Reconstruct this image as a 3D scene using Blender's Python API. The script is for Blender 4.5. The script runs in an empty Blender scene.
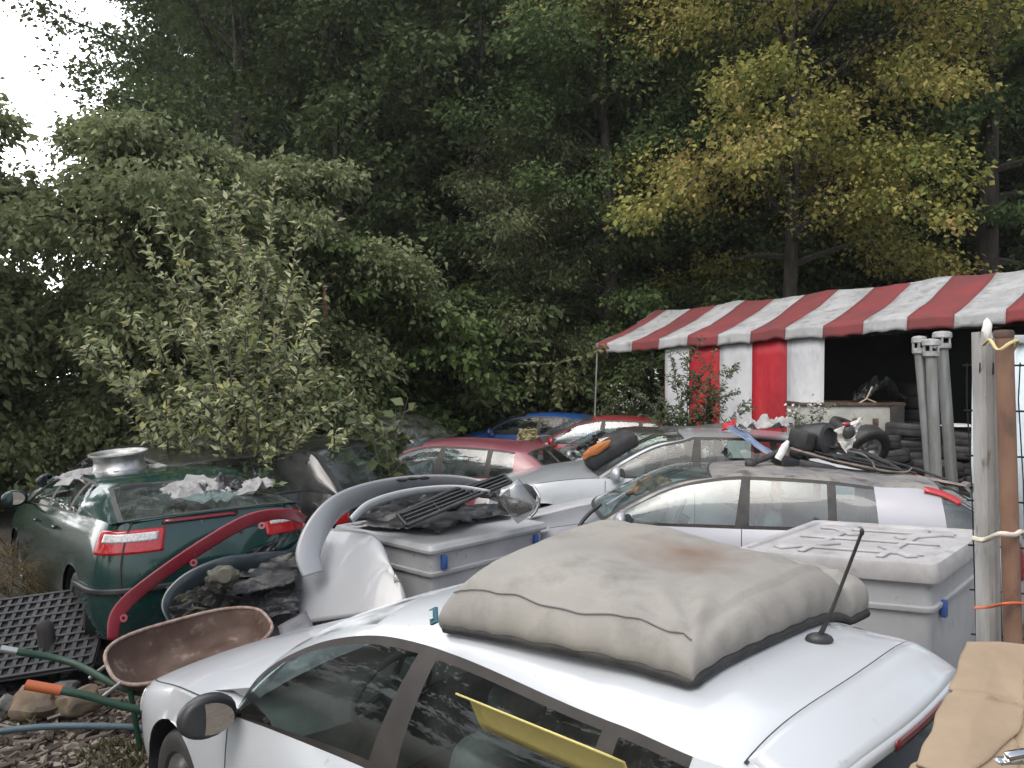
import bpy, bmesh, math, random
import numpy as np
from mathutils import Vector, Matrix, noise as mnoise
random.seed(7)
R = math.radians
scene = bpy.context.scene
COL = scene.collection

# ------------------------------------------------------------------ camera
CAM_H, CAM_F, CAM_HY = 2.33, 770.0, 370.0
PITCH = math.atan((384 - CAM_HY) / CAM_F)
cd = bpy.data.cameras.new('camera')
cam = bpy.data.objects.new('camera', cd)
COL.objects.link(cam)
cam.location = (0, 0, CAM_H)
cam.rotation_euler = (math.pi / 2 - PITCH, 0, 0)
cd.sensor_width = 36.0
cd.lens = 36.0 * CAM_F / 1024
cd.clip_start = 0.05
cd.clip_end = 2000
scene.camera = cam

def ray(px, py):
    a, b = (px - 512) / CAM_F, (384 - py) / CAM_F
    c, s = math.cos(PITCH), math.sin(PITCH)
    return Vector((a, c + b * s, -s + b * c))

def at(px, py, Y):
    """the place seen at a pixel, Y metres ahead"""
    d = ray(px, py)
    return Vector((0, 0, CAM_H)) + d * (Y / d.y)

def onz(px, py, z=0.0):
    d = ray(px, py)
    return Vector((0, 0, CAM_H)) + d * ((z - CAM_H) / d.z)

# ------------------------------------------------------------------ tagging
def tag(o, label=None, cat=None, group=None, kind=None):
    if label: o['label'] = label
    if cat: o['category'] = cat
    if group: o['group'] = group
    if kind: o['kind'] = kind
    elif cat: o['kind'] = 'thing'
    return o

def empty(name, loc=(0, 0, 0), rot=(0, 0, 0), label=None, cat=None, group=None, scale=1.0):
    o = bpy.data.objects.new(name, None)
    o.location = loc; o.rotation_euler = rot
    o.scale = (scale,) * 3
    o.empty_display_size = 0.2
    COL.objects.link(o)
    return tag(o, label, cat, group)

# ------------------------------------------------------------------ mesh builder
class MB:
    def __init__(self):
        self.v, self.f = [], []
    def add(self, verts, faces):
        n = len(self.v)
        self.v += [tuple(v) for v in verts]
        self.f += [tuple(i + n for i in f) for f in faces]
        return self
    def grid(self, fn, A, B, closeA=False, closeB=False, flip=False):
        """fn(a,b)->point over lists A x B"""
        V = [fn(a, b) for a in A for b in B]
        na, nb = len(A), len(B)
        F = []
        for i in range(na if closeA else na - 1):
            for j in range(nb if closeB else nb - 1):
                i2, j2 = (i + 1) % na, (j + 1) % nb
                q = (i * nb + j, i2 * nb + j, i2 * nb + j2, i * nb + j2)
                F.append(q[::-1] if flip else q)
        return self.add(V, F)
    def box(self, c, s, rot=None, bev=0.0):
        bm = bmesh.new()
        bmesh.ops.create_cube(bm, size=1.0)
        bmesh.ops.scale(bm, vec=s, verts=bm.verts)
        if bev:
            bmesh.ops.bevel(bm, geom=bm.edges[:], offset=bev, segments=2, profile=0.5, affect='EDGES')
        M = Matrix.Translation(c) @ (rot.to_4x4() if rot is not None else Matrix.Identity(4))
        bm.verts.index_update()
        self.add([M @ v.co for v in bm.verts], [[v.index for v in f.verts] for f in bm.faces])
        bm.free()
        return self
    def bm(self, bm):
        bm.verts.index_update()
        return self.add([v.co.copy() for v in bm.verts], [[v.index for v in f.verts] for f in bm.faces])
    def tube(self, pts, rad, n=10, caps=True, flat=1.0):
        pts = [Vector(p) for p in pts]
        m = len(pts)
        if not hasattr(rad, '__len__'): rad = [rad] * m
        T = [(pts[min(i + 1, m - 1)] - pts[max(i - 1, 0)]).normalized() for i in range(m)]
        up = Vector((0, 0, 1)) if abs(T[0].z) < 0.9 else Vector((1, 0, 0))
        N = (up - T[0] * up.dot(T[0])).normalized()
        V = []
        for i in range(m):
            N = (N - T[i] * N.dot(T[i]))
            N = N.normalized() if N.length > 1e-6 else T[i].orthogonal().normalized()
            Bn = T[i].cross(N)
            for k in range(n):
                a = 2 * math.pi * k / n
                V.append(pts[i] + (N * math.cos(a) * flat + Bn * math.sin(a)) * rad[i])
        F = [(i * n + k, i * n + (k + 1) % n, (i + 1) * n + (k + 1) % n, (i + 1) * n + k) for i in range(m - 1) for k in range(n)]
        if caps:
            F.append(tuple(range(n))[::-1]); F.append(tuple((m - 1) * n + k for k in range(n)))
        return self.add(V, F)
    def lathe(self, prof, M=None, n=24, cap0=False, cap1=False):
        """prof list of (r,z)"""
        M = M or Matrix.Identity(4)
        V = [M @ Vector((r * math.cos(2 * math.pi * k / n), r * math.sin(2 * math.pi * k / n), z)) for r, z in prof for k in range(n)]
        m = len(prof)
        F = [(i * n + k, i * n + (k + 1) % n, (i + 1) * n + (k + 1) % n, (i + 1) * n + k) for i in range(m - 1) for k in range(n)]
        if cap0: F.append(tuple(range(n))[::-1])
        if cap1: F.append(tuple((m - 1) * n + k for k in range(n)))
        return self.add(V, F)
    def prism(self, poly, d):
        """polygon (list of points) extruded by vector d"""
        d = Vector(d); n = len(poly)
        P = [Vector(p) for p in poly]
        V = P + [p + d for p in P]
        F = [tuple(range(n))[::-1], tuple(range(n, 2 * n))] + [(i, (i + 1) % n, (i + 1) % n + n, i + n) for i in range(n)]
        return self.add(V, F)
    def ball(self, c, r, seed=0, rough=0.0, freq=1.0, n=2, rot=None):
        bm = bmesh.new()
        bmesh.ops.create_icosphere(bm, subdivisions=n, radius=1.0)
        for v in bm.verts:
            k = 1 + rough * mnoise.noise(v.co * freq + Vector((seed * 7.3, seed * 3.1, 0))) if rough else 1
            v.co = Vector((v.co.x * r[0], v.co.y * r[1], v.co.z * r[2])) * k
            if rot is not None: v.co = rot @ v.co
            v.co += Vector(c)
        self.bm(bm); bm.free()
        return self
    def ribbon(self, pts, nrm, w, lift=0.0015):
        """flat strip along pts, facing nrm"""
        m = len(pts); V = []
        for i in range(m):
            t = (Vector(pts[min(i + 1, m - 1)]) - Vector(pts[max(i - 1, 0)])).normalized()
            n = Vector(nrm[i]); s = t.cross(n).normalized() * w / 2
            p = Vector(pts[i]) + n * lift
            V += [p - s, p + s]
        return self.add(V, [(2 * i, 2 * i + 1, 2 * i + 3, 2 * i + 2) for i in range(m - 1)])
    def build(self, name, mat, parent=None, smooth=35, solid=0.0, soff=0.0, weld=False, sub=0, label=None, origin=None, fmat=None):
        me = bpy.data.meshes.new(name)
        V = self.v
        if origin is not None:
            V = [(x - origin[0], y - origin[1], z - origin[2]) for x, y, z in V]
        me.from_pydata(V, [], self.f)
        me.validate()
        if fmat: me.polygons.foreach_set('material_index', fmat)
        if weld or sub:
            bm = bmesh.new(); bm.from_mesh(me)
            bmesh.ops.remove_doubles(bm, verts=bm.verts, dist=1e-5)
            bmesh.ops.dissolve_degenerate(bm, edges=bm.edges, dist=1e-6)
            bmesh.ops.recalc_face_normals(bm, faces=bm.faces)
            bm.to_mesh(me); bm.free()
        if smooth:
            me.polygons.foreach_set('use_smooth', [True] * len(me.polygons))
            if smooth < 180: me.set_sharp_from_angle(angle=R(smooth))
        mats = mat if isinstance(mat, (list, tuple)) else [mat]
        for m in mats: me.materials.append(m)
        o = bpy.data.objects.new(name, me)
        COL.objects.link(o)
        if origin is not None: o.location = origin
        if parent is not None: o.parent = parent
        if solid:
            md = o.modifiers.new('solid', 'SOLIDIFY'); md.thickness = solid; md.offset = soff
        if sub:
            md = o.modifiers.new('sub', 'SUBSURF'); md.levels = sub; md.render_levels = sub
        if label: o['label'] = label
        return o

def rotm(x=0, y=0, z=0):
    return Matrix.Rotation(z, 3, 'Z') @ Matrix.Rotation(y, 3, 'Y') @ Matrix.Rotation(x, 3, 'X')

def lin(a, b, n):
    return [a + (b - a) * i / (n - 1) for i in range(n)]

def pchip(pts):
    xs = np.array([p[0] for p in pts], float); ys = np.array([p[1] for p in pts], float)
    h = np.diff(xs); d = np.diff(ys) / h
    m = np.zeros(len(xs))
    if len(xs) > 2:
        for i in range(1, len(xs) - 1):
            if d[i - 1] * d[i] > 0:
                w1, w2 = 2 * h[i] + h[i - 1], h[i] + 2 * h[i - 1]
                m[i] = (w1 + w2) / (w1 / d[i - 1] + w2 / d[i])
    m[0], m[-1] = d[0], d[-1]
    def f(x):
        x = min(max(x, xs[0]), xs[-1])
        i = min(max(int(np.searchsorted(xs, x)) - 1, 0), len(h) - 1)
        t = (x - xs[i]) / h[i]
        return float(ys[i] * (1 + 2 * t) * (1 - t) ** 2 + h[i] * m[i] * t * (1 - t) ** 2 + ys[i + 1] * t * t * (3 - 2 * t) + h[i] * m[i + 1] * t * t * (t - 1))
    return f

def smooth_path(pts, n=8):
    """catmull-rom through points"""
    P = [Vector(p) for p in pts]
    P = [P[0] * 2 - P[1]] + P + [P[-1] * 2 - P[-2]]
    out = []
    for i in range(1, len(P) - 2):
        for k in range(n):
            t = k / n
            out.append(0.5 * ((2 * P[i]) + (P[i + 1] - P[i - 1]) * t + (2 * P[i - 1] - 5 * P[i] + 4 * P[i + 1] - P[i + 2]) * t * t + (3 * P[i] - P[i - 1] - 3 * P[i + 1] + P[i + 2]) * t ** 3))
    out.append(P[-2])
    return out

# ------------------------------------------------------------------ materials
def mat(name, base, rough=0.5, metal=0.0, c2=None, nscale=6.0, lo=0.4, hi=0.62, detail=6.0, bump=0.0, bscale=40.0, coat=0.0,
        spec=0.5, rough2=None, sheen=0.0, c3=None, n3=2.0, lo3=0.5, hi3=0.6, bdist=0.01, sx=(1, 1, 1), trans=0.0):
    m = bpy.data.materials.new(name); m.use_nodes = True
    nt = m.node_tree; N = nt.nodes; L = nt.links
    b = N['Principled BSDF']
    b.inputs['Base Color'].default_value = (*base, 1)
    b.inputs['Roughness'].default_value = rough
    b.inputs['Metallic'].default_value = metal
    b.inputs['Specular IOR Level'].default_value = spec
    if coat: b.inputs['Coat Weight'].default_value = coat; b.inputs['Coat Roughness'].default_value = 0.06
    if sheen: b.inputs['Sheen Weight'].default_value = sheen
    tc = N.new('ShaderNodeTexCoord'); mp = N.new('ShaderNodeMapping')
    mp.inputs['Scale'].default_value = sx
    L.new(tc.outputs['Object'], mp.inputs[0])
    col = None
    def noise(sc, det, lo, hi):
        n = N.new('ShaderNodeTexNoise'); n.inputs['Scale'].default_value = sc; n.inputs['Detail'].default_value = det
        n.inputs['Roughness'].default_value = 0.62
        L.new(mp.outputs[0], n.inputs['Vector'])
        r = N.new('ShaderNodeMapRange'); r.inputs['From Min'].default_value = lo; r.inputs['From Max'].default_value = hi
        L.new(n.outputs['Fac'], r.inputs['Value'])
        return r.outputs[0]
    def mix(fac, a, bcol):
        x = N.new('ShaderNodeMix'); x.data_type = 'RGBA'
        L.new(fac, x.inputs[0])
        if a is None: x.inputs[6].default_value = (*base, 1)
        else: L.new(a, x.inputs[6])
        x.inputs[7].default_value = (*bcol, 1)
        return x.outputs[2]
    if c2 is not None:
        f = noise(nscale, detail, lo, hi)
        col = mix(f, None, c2)
        if rough2 is not None:
            x = N.new('ShaderNodeMapRange'); x.inputs['To Min'].default_value = rough; x.inputs['To Max'].default_value = rough2
            L.new(f, x.inputs['Value']); L.new(x.outputs[0], b.inputs['Roughness'])
    if c3 is not None:
        col = mix(noise(n3, 5.0, lo3, hi3), col, c3)
    if col is not None: L.new(col, b.inputs['Base Color'])
    if bump:
        n = N.new('ShaderNodeTexNoise'); n.inputs['Scale'].default_value = bscale; n.inputs['Detail'].default_value = 5
        L.new(mp.outputs[0], n.inputs['Vector'])
        bp = N.new('ShaderNodeBump'); bp.inputs['Strength'].default_value = bump; bp.inputs['Distance'].default_value = bdist
        L.new(n.outputs['Fac'], bp.inputs['Height']); L.new(bp.outputs[0], b.inputs['Normal'])
    if trans:
        out = N['Material Output']
        t = N.new('ShaderNodeBsdfTranslucent'); ms = N.new('ShaderNodeMixShader'); ms.inputs[0].default_value = trans
        if col is not None: L.new(col, t.inputs[0])
        else: t.inputs[0].default_value = (*base, 1)
        L.new(b.outputs[0], ms.inputs[1]); L.new(t.outputs[0], ms.inputs[2]); L.new(ms.outputs[0], out.inputs[0])
    return m

def glass(name, tint=(0.75, 0.85, 0.82), refl=0.0, dirt=0.06, dirtcol=(0.35, 0.35, 0.33)):
    """thin car glass: mirror by fresnel over a tinted see-through, with a little dust"""
    m = bpy.data.materials.new(name); m.use_nodes = True
    nt = m.node_tree; N = nt.nodes; L = nt.links
    N.remove(N['Principled BSDF']); out = N['Material Output']
    tr = N.new('ShaderNodeBsdfTransparent'); tr.inputs[0].default_value = (*tint, 1)
    gl = N.new('ShaderNodeBsdfGlossy'); gl.inputs['Roughness'].default_value = 0.015
    lw = N.new('ShaderNodeLayerWeight'); lw.inputs['Blend'].default_value = 0.5
    pw = N.new('ShaderNodeMath'); pw.operation = 'POWER'; pw.inputs[1].default_value = 5.0
    L.new(lw.outputs['Facing'], pw.inputs[0])
    m1 = N.new('ShaderNodeMapRange'); m1.inputs['To Min'].default_value = 0.05 + refl; m1.inputs['To Max'].default_value = 1.0
    L.new(pw.outputs[0], m1.inputs['Value'])
    mx = N.new('ShaderNodeMixShader')
    L.new(m1.outputs[0], mx.inputs[0]); L.new(tr.outputs[0], mx.inputs[1]); L.new(gl.outputs[0], mx.inputs[2])
    df = N.new('ShaderNodeBsdfDiffuse'); df.inputs[0].default_value = (*dirtcol, 1)
    tc = N.new('ShaderNodeTexCoord'); n = N.new('ShaderNodeTexNoise'); n.inputs['Scale'].default_value = 5; n.inputs['Detail'].default_value = 8
    L.new(tc.outputs['Object'], n.inputs['Vector'])
    r = N.new('ShaderNodeMapRange'); r.inputs['From Min'].default_value = 0.35; r.inputs['From Max'].default_value = 0.75
    r.inputs['To Min'].default_value = dirt * 0.3; r.inputs['To Max'].default_value = dirt * 2.2
    L.new(n.outputs['Fac'], r.inputs['Value'])
    m2 = N.new('ShaderNodeMixShader')
    L.new(r.outputs[0], m2.inputs[0]); L.new(mx.outputs[0], m2.inputs[1]); L.new(df.outputs[0], m2.inputs[2])
    L.new(m2.outputs[0], out.inputs[0])
    return m

def paint(name, col, metal=0.0, rough=0.32, dirt=0.25, dirtcol=(0.3, 0.29, 0.26), rvar=.2):
    d = tuple(col[i] * (1 - dirt) + dirtcol[i] * dirt for i in range(3))
    return mat(name, col, rough, metal, c2=d, nscale=2.2, lo=0.42, hi=0.75, detail=9, coat=0.7, rough2=min(rough + rvar, 0.7),
               c3=tuple(x * 0.55 + 0.1 for x in d), n3=16.0, lo3=0.66, hi3=0.74)

M = {}
M['white'] = paint('white_paint', (0.43, 0.455, 0.485), 0, 0.3, 0.22, (.34, .34, .33))
M['silver'] = paint('silver_paint', (0.36, 0.38, 0.40), 0.4, 0.34, 0.2)
M['panel'] = paint('dull_silver_paint', (0.27, 0.28, 0.30), 0.2, 0.45, 0.3)
M['lilac'] = paint('lilac_paint', (0.28, 0.285, 0.32), 0.3, 0.34, 0.25)
M['green'] = paint('green_paint', (0.004, 0.034, 0.031), 0.1, 0.14, 0.03, rvar=.1)
M['maroon'] = paint('maroon_paint', (0.20, 0.045, 0.065), 0.1, 0.42, 0.25)
M['blue'] = paint('blue_paint', (0.012, 0.075, 0.30), 0.1, 0.3, 0.1)
M['red'] = paint('red_paint', (0.24, 0.014, 0.02), 0.0, 0.33, 0.15)
M['bumper_red'] = paint('bumper_red_paint', (0.24, 0.02, 0.035), 0.0, 0.4, 0.3, (.25, .18, .17))
M['darkcar'] = paint('black_paint', (0.012, 0.013, 0.016), 0.2, 0.25, 0.1)
M['navy'] = paint('slate_paint', (0.022, 0.032, 0.042), 0.2, 0.35, 0.1)
M['greycar'] = paint('grey_paint', (0.28, 0.29, 0.31), 0.4, 0.35, 0.2)
M['rubber'] = mat('black_rubber', (0.014, 0.014, 0.015), 0.62, c2=(0.035, 0.034, 0.032), nscale=9, bump=0.15)
M['trim'] = mat('window_trim', (0.026, 0.023, 0.022), 0.5, spec=.3, c2=(0.045, 0.04, 0.037), nscale=7, lo=0.35, hi=0.7)
M['plastic'] = mat('black_plastic', (0.016, 0.017, 0.019), 0.42, c2=(0.05, 0.05, 0.05), nscale=5, lo=0.45, hi=0.75, rough2=0.6, bump=0.06, bscale=120)
M['liner'] = mat('grey_liner', (0.02, 0.02, 0.022), 0.6, c2=(0.075, 0.072, 0.068), nscale=4, lo=0.45, hi=0.7, bump=0.1)
M['inside'] = mat('dark_upholstery', (0.016, 0.017, 0.019), 0.85, c2=(0.028, 0.028, 0.03), nscale=12)
M['inside_grey'] = mat('grey_upholstery', (0.075, 0.078, 0.082), 0.85, c2=(0.11, 0.11, 0.115), nscale=12)
M['dash'] = mat('dash_plastic', (0.10, 0.105, 0.105), 0.6, c2=(0.13, 0.135, 0.135), nscale=8)
M['glass'] = glass('window_glass')
M['glass_dark'] = glass('smoked_glass', (0.62, 0.74, 0.71), -.02, .03)
M['glass_pale'] = glass('pale_glass', (0.7, 0.84, 0.84), 0.05, 0.10, (0.30, 0.35, 0.36))
M['glass_painted_sky'] = glass('painted_sky_glass', (0.5, 0.52, 0.52), 0.1, 0.55, (0.52, 0.54, 0.56))  # heavy pale layer paints in the sky's reflection, not dust
M['seam'] = mat('panel_gap', (0.02, 0.02, 0.02), 0.8)
M['wheel_grey'] = mat('steering_leather', (.05, .052, .055), .5)
M['chrome'] = mat('chrome', (0.75, 0.75, 0.76), 0.12, 1.0)
M['alloy'] = mat('alloy_metal', (0.52, 0.52, 0.53), 0.34, 0.85, c2=(0.33, 0.32, 0.30), nscale=8, rough2=0.55)
M['redlens'] = mat('red_lens', (0.42, 0.012, 0.016), 0.14, coat=0.8, c2=(0.30, 0.01, 0.014), nscale=60, lo=0.45, hi=0.55)
M['darkred'] = mat('dark_red_lens', (0.13, 0.006, 0.012), 0.12, coat=0.8)
M['clearlens'] = mat('clear_lens', (0.62, 0.60, 0.60), 0.12, 0.1, coat=0.8, c2=(0.42, 0.40, 0.40), nscale=70, lo=0.45, hi=0.55)
M['mirror'] = mat('mirror_glass', (0.9, 0.9, 0.92), 0.02, 1.0)
# ------------------------------------------------------------------ daylight
SUN_EL, SUN_AZ = R(55), R(-150)      # azimuth measured from straight ahead, to the left
wd = bpy.data.worlds.new('World'); scene.world = wd; wd.use_nodes = True
nt = wd.node_tree; bg = nt.nodes['Background']
sky = nt.nodes.new('ShaderNodeTexSky'); sky.sky_type = 'NISHITA'; sky.sun_disc = False
sky.sun_elevation = SUN_EL; sky.sun_rotation = SUN_AZ
sky.air_density = 1.2; sky.dust_density = 4.0; sky.ozone_density = 1.0
hs = nt.nodes.new('ShaderNodeHueSaturation'); hs.inputs['Saturation'].default_value = 0.5
nt.links.new(sky.outputs[0], hs.inputs['Color'])
# bright thin cloud low on the left
tcw = nt.nodes.new('ShaderNodeTexCoord'); nrm = nt.nodes.new('ShaderNodeVectorMath'); nrm.operation = 'NORMALIZE'
nt.links.new(tcw.outputs['Generated'], nrm.inputs[0])
dt = nt.nodes.new('ShaderNodeVectorMath'); dt.operation = 'DOT_PRODUCT'
ga, ge = R(-42), R(24)
dt.inputs[1].default_value = (math.sin(ga) * math.cos(ge), math.cos(ga) * math.cos(ge), math.sin(ge))
nt.links.new(nrm.outputs[0], dt.inputs[0])
gr_ = nt.nodes.new('ShaderNodeMapRange'); gr_.inputs['From Min'].default_value = 0.45; gr_.inputs['From Max'].default_value = 1.0; gr_.inputs['To Max'].default_value = 15.0; gr_.interpolation_type = 'SMOOTHSTEP'
nt.links.new(dt.outputs['Value'], gr_.inputs['Value'])
ad = nt.nodes.new('ShaderNodeMix'); ad.data_type = 'RGBA'; ad.blend_type = 'ADD'; ad.inputs[0].default_value = 1.0
cg = nt.nodes.new('ShaderNodeCombineColor')
for k_ in range(3): nt.links.new(gr_.outputs[0], cg.inputs[k_])
nt.links.new(hs.outputs[0], ad.inputs[6]); nt.links.new(cg.outputs[0], ad.inputs[7])
nt.links.new(ad.outputs[2], bg.inputs[0])
bg.inputs[1].default_value = 0.14
sl = bpy.data.lights.new('sun', 'SUN'); sl.energy = 0.6; sl.angle = R(40); sl.color = (1.0, 0.95, 0.87)
so = bpy.data.objects.new('sun', sl); COL.objects.link(so)
sd = Vector((math.sin(SUN_AZ) * math.cos(SUN_EL), math.cos(SUN_AZ) * math.cos(SUN_EL), math.sin(SUN_EL)))
so.rotation_euler = sd.to_track_quat('Z', 'Y').to_euler()
so.location = (-8, 4, 20)
vs_ = scene.view_settings
vs_.view_transform = 'Standard'; vs_.look = 'None'; vs_.exposure = 0.85; vs_.gamma = 1; vs_.use_curve_mapping = False
scene.cycles.use_denoising = True
scene.cycles.max_bounces = 8; scene.cycles.transparent_max_bounces = 24
scene.cycles.diffuse_bounces = 3; scene.cycles.glossy_bounces = 4
scene.cycles.use_adaptive_sampling = True
# ------------------------------------------------------------------ cars
NSUP = 4.2
CROWN = 2.6

class CarShape:
    """spec keys: L, zs (sill), ym, yb, zb, zc, zm, front/rear zone lengths, foff/roff (nose and tail profile), st (stations)"""
    def __init__(s, S):
        s.S = S; s.L = S['L']
        P = lambda k: pchip(S[k])
        s.ym, s.yb, s.zb, s.zc = P('ym'), P('yb'), P('zb'), P('zc')
        s.zs = S.get('zs', 0.2)
        s.zm = S.get('zm', 0.55)
        s.fz, s.rz = S.get('fz', 0.55), S.get('rz', 0.45)
        s.foff = pchip(S.get('foff', [(0, 0), (1.5, 0)])); s.roff = pchip(S.get('roff', [(0, 0), (1.5, 0)]))
        st = S['st']   # ub, ur, yr, zr, du, dz, side, top
        s.st = st
        s.rail = s._curve([(a[1], a[2], a[3]) for a in st])
        s.dud = s._curve([(a[4], a[5], 0) for a in st])
    def _curve(s, P):
        P = [Vector(p) for p in P]
        n = len(P)
        def f(t):
            i = min(int(t), n - 2); k = t - i
            p1, p2 = P[i], P[i + 1]
            p0 = P[i - 1] if i > 0 else p1 * 2 - p2
            p3 = P[i + 2] if i + 2 < n else p2 * 2 - p1
            # non-uniform catmull-rom (centripetal-ish tangents)
            d0, d1, d2 = max((p1 - p0).length, 1e-4), max((p2 - p1).length, 1e-4), max((p3 - p2).length, 1e-4)
            m1 = ((p1 - p0) / d0 * d1 + (p2 - p1) / d1 * d0) / (d0 + d1) * d1
            m2 = ((p2 - p1) / d1 * d2 + (p3 - p2) / d2 * d1) / (d1 + d2) * d1
            return p1 * (1 + 2 * k) * (1 - k) ** 2 + m1 * k * (1 - k) ** 2 + p2 * k * k * (3 - 2 * k) + m2 * k * k * (k - 1)
        return f
    def station(s, v):
        """v in [-1,0] nose, [0,1] middle, [1,2] tail -> u, plan scale, nose k, tail k"""
        if v < 0:
            a = -v * math.pi / 2
            k, p = math.sin(a) ** (2 / NSUP), max(math.cos(a), 0) ** (2 / NSUP)
            return s.fz * (1 - k), p, k, 0
        if v > 1:
            a = (v - 1) * math.pi / 2
            k, p = math.sin(a) ** (2 / NSUP), max(math.cos(a), 0) ** (2 / NSUP)
            return s.L - s.rz * (1 - k), p, 0, k
        return s.fz + (s.L - s.fz - s.rz) * v, 1, 0, 0
    def lower(s, v, w, side=1):
        """w in [0,1] sill to shoulder, [1,2] shoulder to centre line of bonnet or boot"""
        u, p, kf, kr = s.station(v)
        zb, yb, ym = s.zb(u), s.yb(u), s.ym(u)
        zs, zm = s.zs, min(s.zm, zb - 0.08)
        if w <= 1:
            z = zs + (zb - zs) * w
            if z < zm:
                k = (zm - z) / (zm - zs); y = ym - (0.07) * k ** 2.5
            else:
                k = (z - zm) / (zb - zm); y = yb + (ym - yb) * (1 - k ** 2.4)
        else:
            r = 2 - w
            y = yb * r
            z = zb + (s.zc(u) - zb) * (1 - abs(r) ** CROWN)
        uu = u + s.foff(z) * kf ** 6 + s.roff(z) * kr ** 6
        return Vector((s.L / 2 - uu, side * y * p, z))
    def vu(s, u):
        """station parameter of a u in the middle zone"""
        return (u - s.fz) / (s.L - s.fz - s.rz)
    def belt(s, t):
        i = min(int(t), len(s.st) - 2); k = t - i
        u = s.st[i][0] * (1 - k) + s.st[i + 1][0] * k
        return Vector((u, s.yb(u), s.zb(u)))
    def side(s, t, q, sgn=1):
        a, b = s.belt(t), s.rail(t)
        p = a.lerp(b, q)
        bul = 0.028 * 4 * q * (1 - q) * min(1, (b - a).length / 0.3)
        return Vector((s.L / 2 - p.x, sgn * (p.y + bul), p.z))
    def top(s, t, r):
        b = s.rail(t); d = s.dud(t)
        k = 1 - abs(r) ** s.S.get('crown', 3.2)
        kx = 1 - abs(r) ** 2.2
        return Vector((s.L / 2 - (b.x + d.x * kx), b.y * r, b.z + d.y * k))
    def nrm(s, fn, a, b, e=1e-3, out=Vector((0, 0, 0.4))):
        p = fn(a, b)
        n = (fn(a + e, b) - fn(a - e, b)).cross(fn(a, b + e) - fn(a, b - e))
        n = n.normalized() if n.length > 1e-12 else Vector((0, 0, 1))
        return n if n.dot(p - out) > 0 else -n

def car_patch(cs, fn, A, B, off, thick=0.004):
    """a raised piece lying on one of the car's surfaces"""
    mb = MB()
    mb.grid(lambda a, b: fn(a, b) + cs.nrm(fn, a, b) * off, A, B)
    return mb

def wheel_meshes(r=0.31, w=0.2):
    """tyre and rim about the y axis"""
    Mx = Matrix.Rotation(math.pi / 2, 4, 'X')
    t = MB(); rr = r * 0.66
    prof = [(rr, -w * .40), (rr * 1.06, -w * .47), (r * .86, -w * .5), (r * .96, -w * .45), (r, -w * .36), (r, w * .36), (r * .96, w * .45), (r * .86, w * .5), (rr * 1.06, w * .47), (rr, w * .40)]
    t.lathe(prof, Mx, 36)
    k = MB()
    k.lathe([(rr, -w * .4), (rr * .93, -w * .3), (rr * .9, w * .3), (rr, w * .4)], Mx, 30)
    for sg in (1, -1):
        k.lathe([(0.001, sg * w * .22), (rr * .2, sg * w * .24), (rr * .24, sg * w * .2)], Mx, 20)
    for i in range(5):
        a = 2 * math.pi * i / 5
        k.box((math.cos(a) * rr * .52, 0, math.sin(a) * rr * .52), (rr * .9, w * .34, rr * .22), Matrix.Rotation(-a, 3, 'Y'), 0.01)
    return t, k

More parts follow.
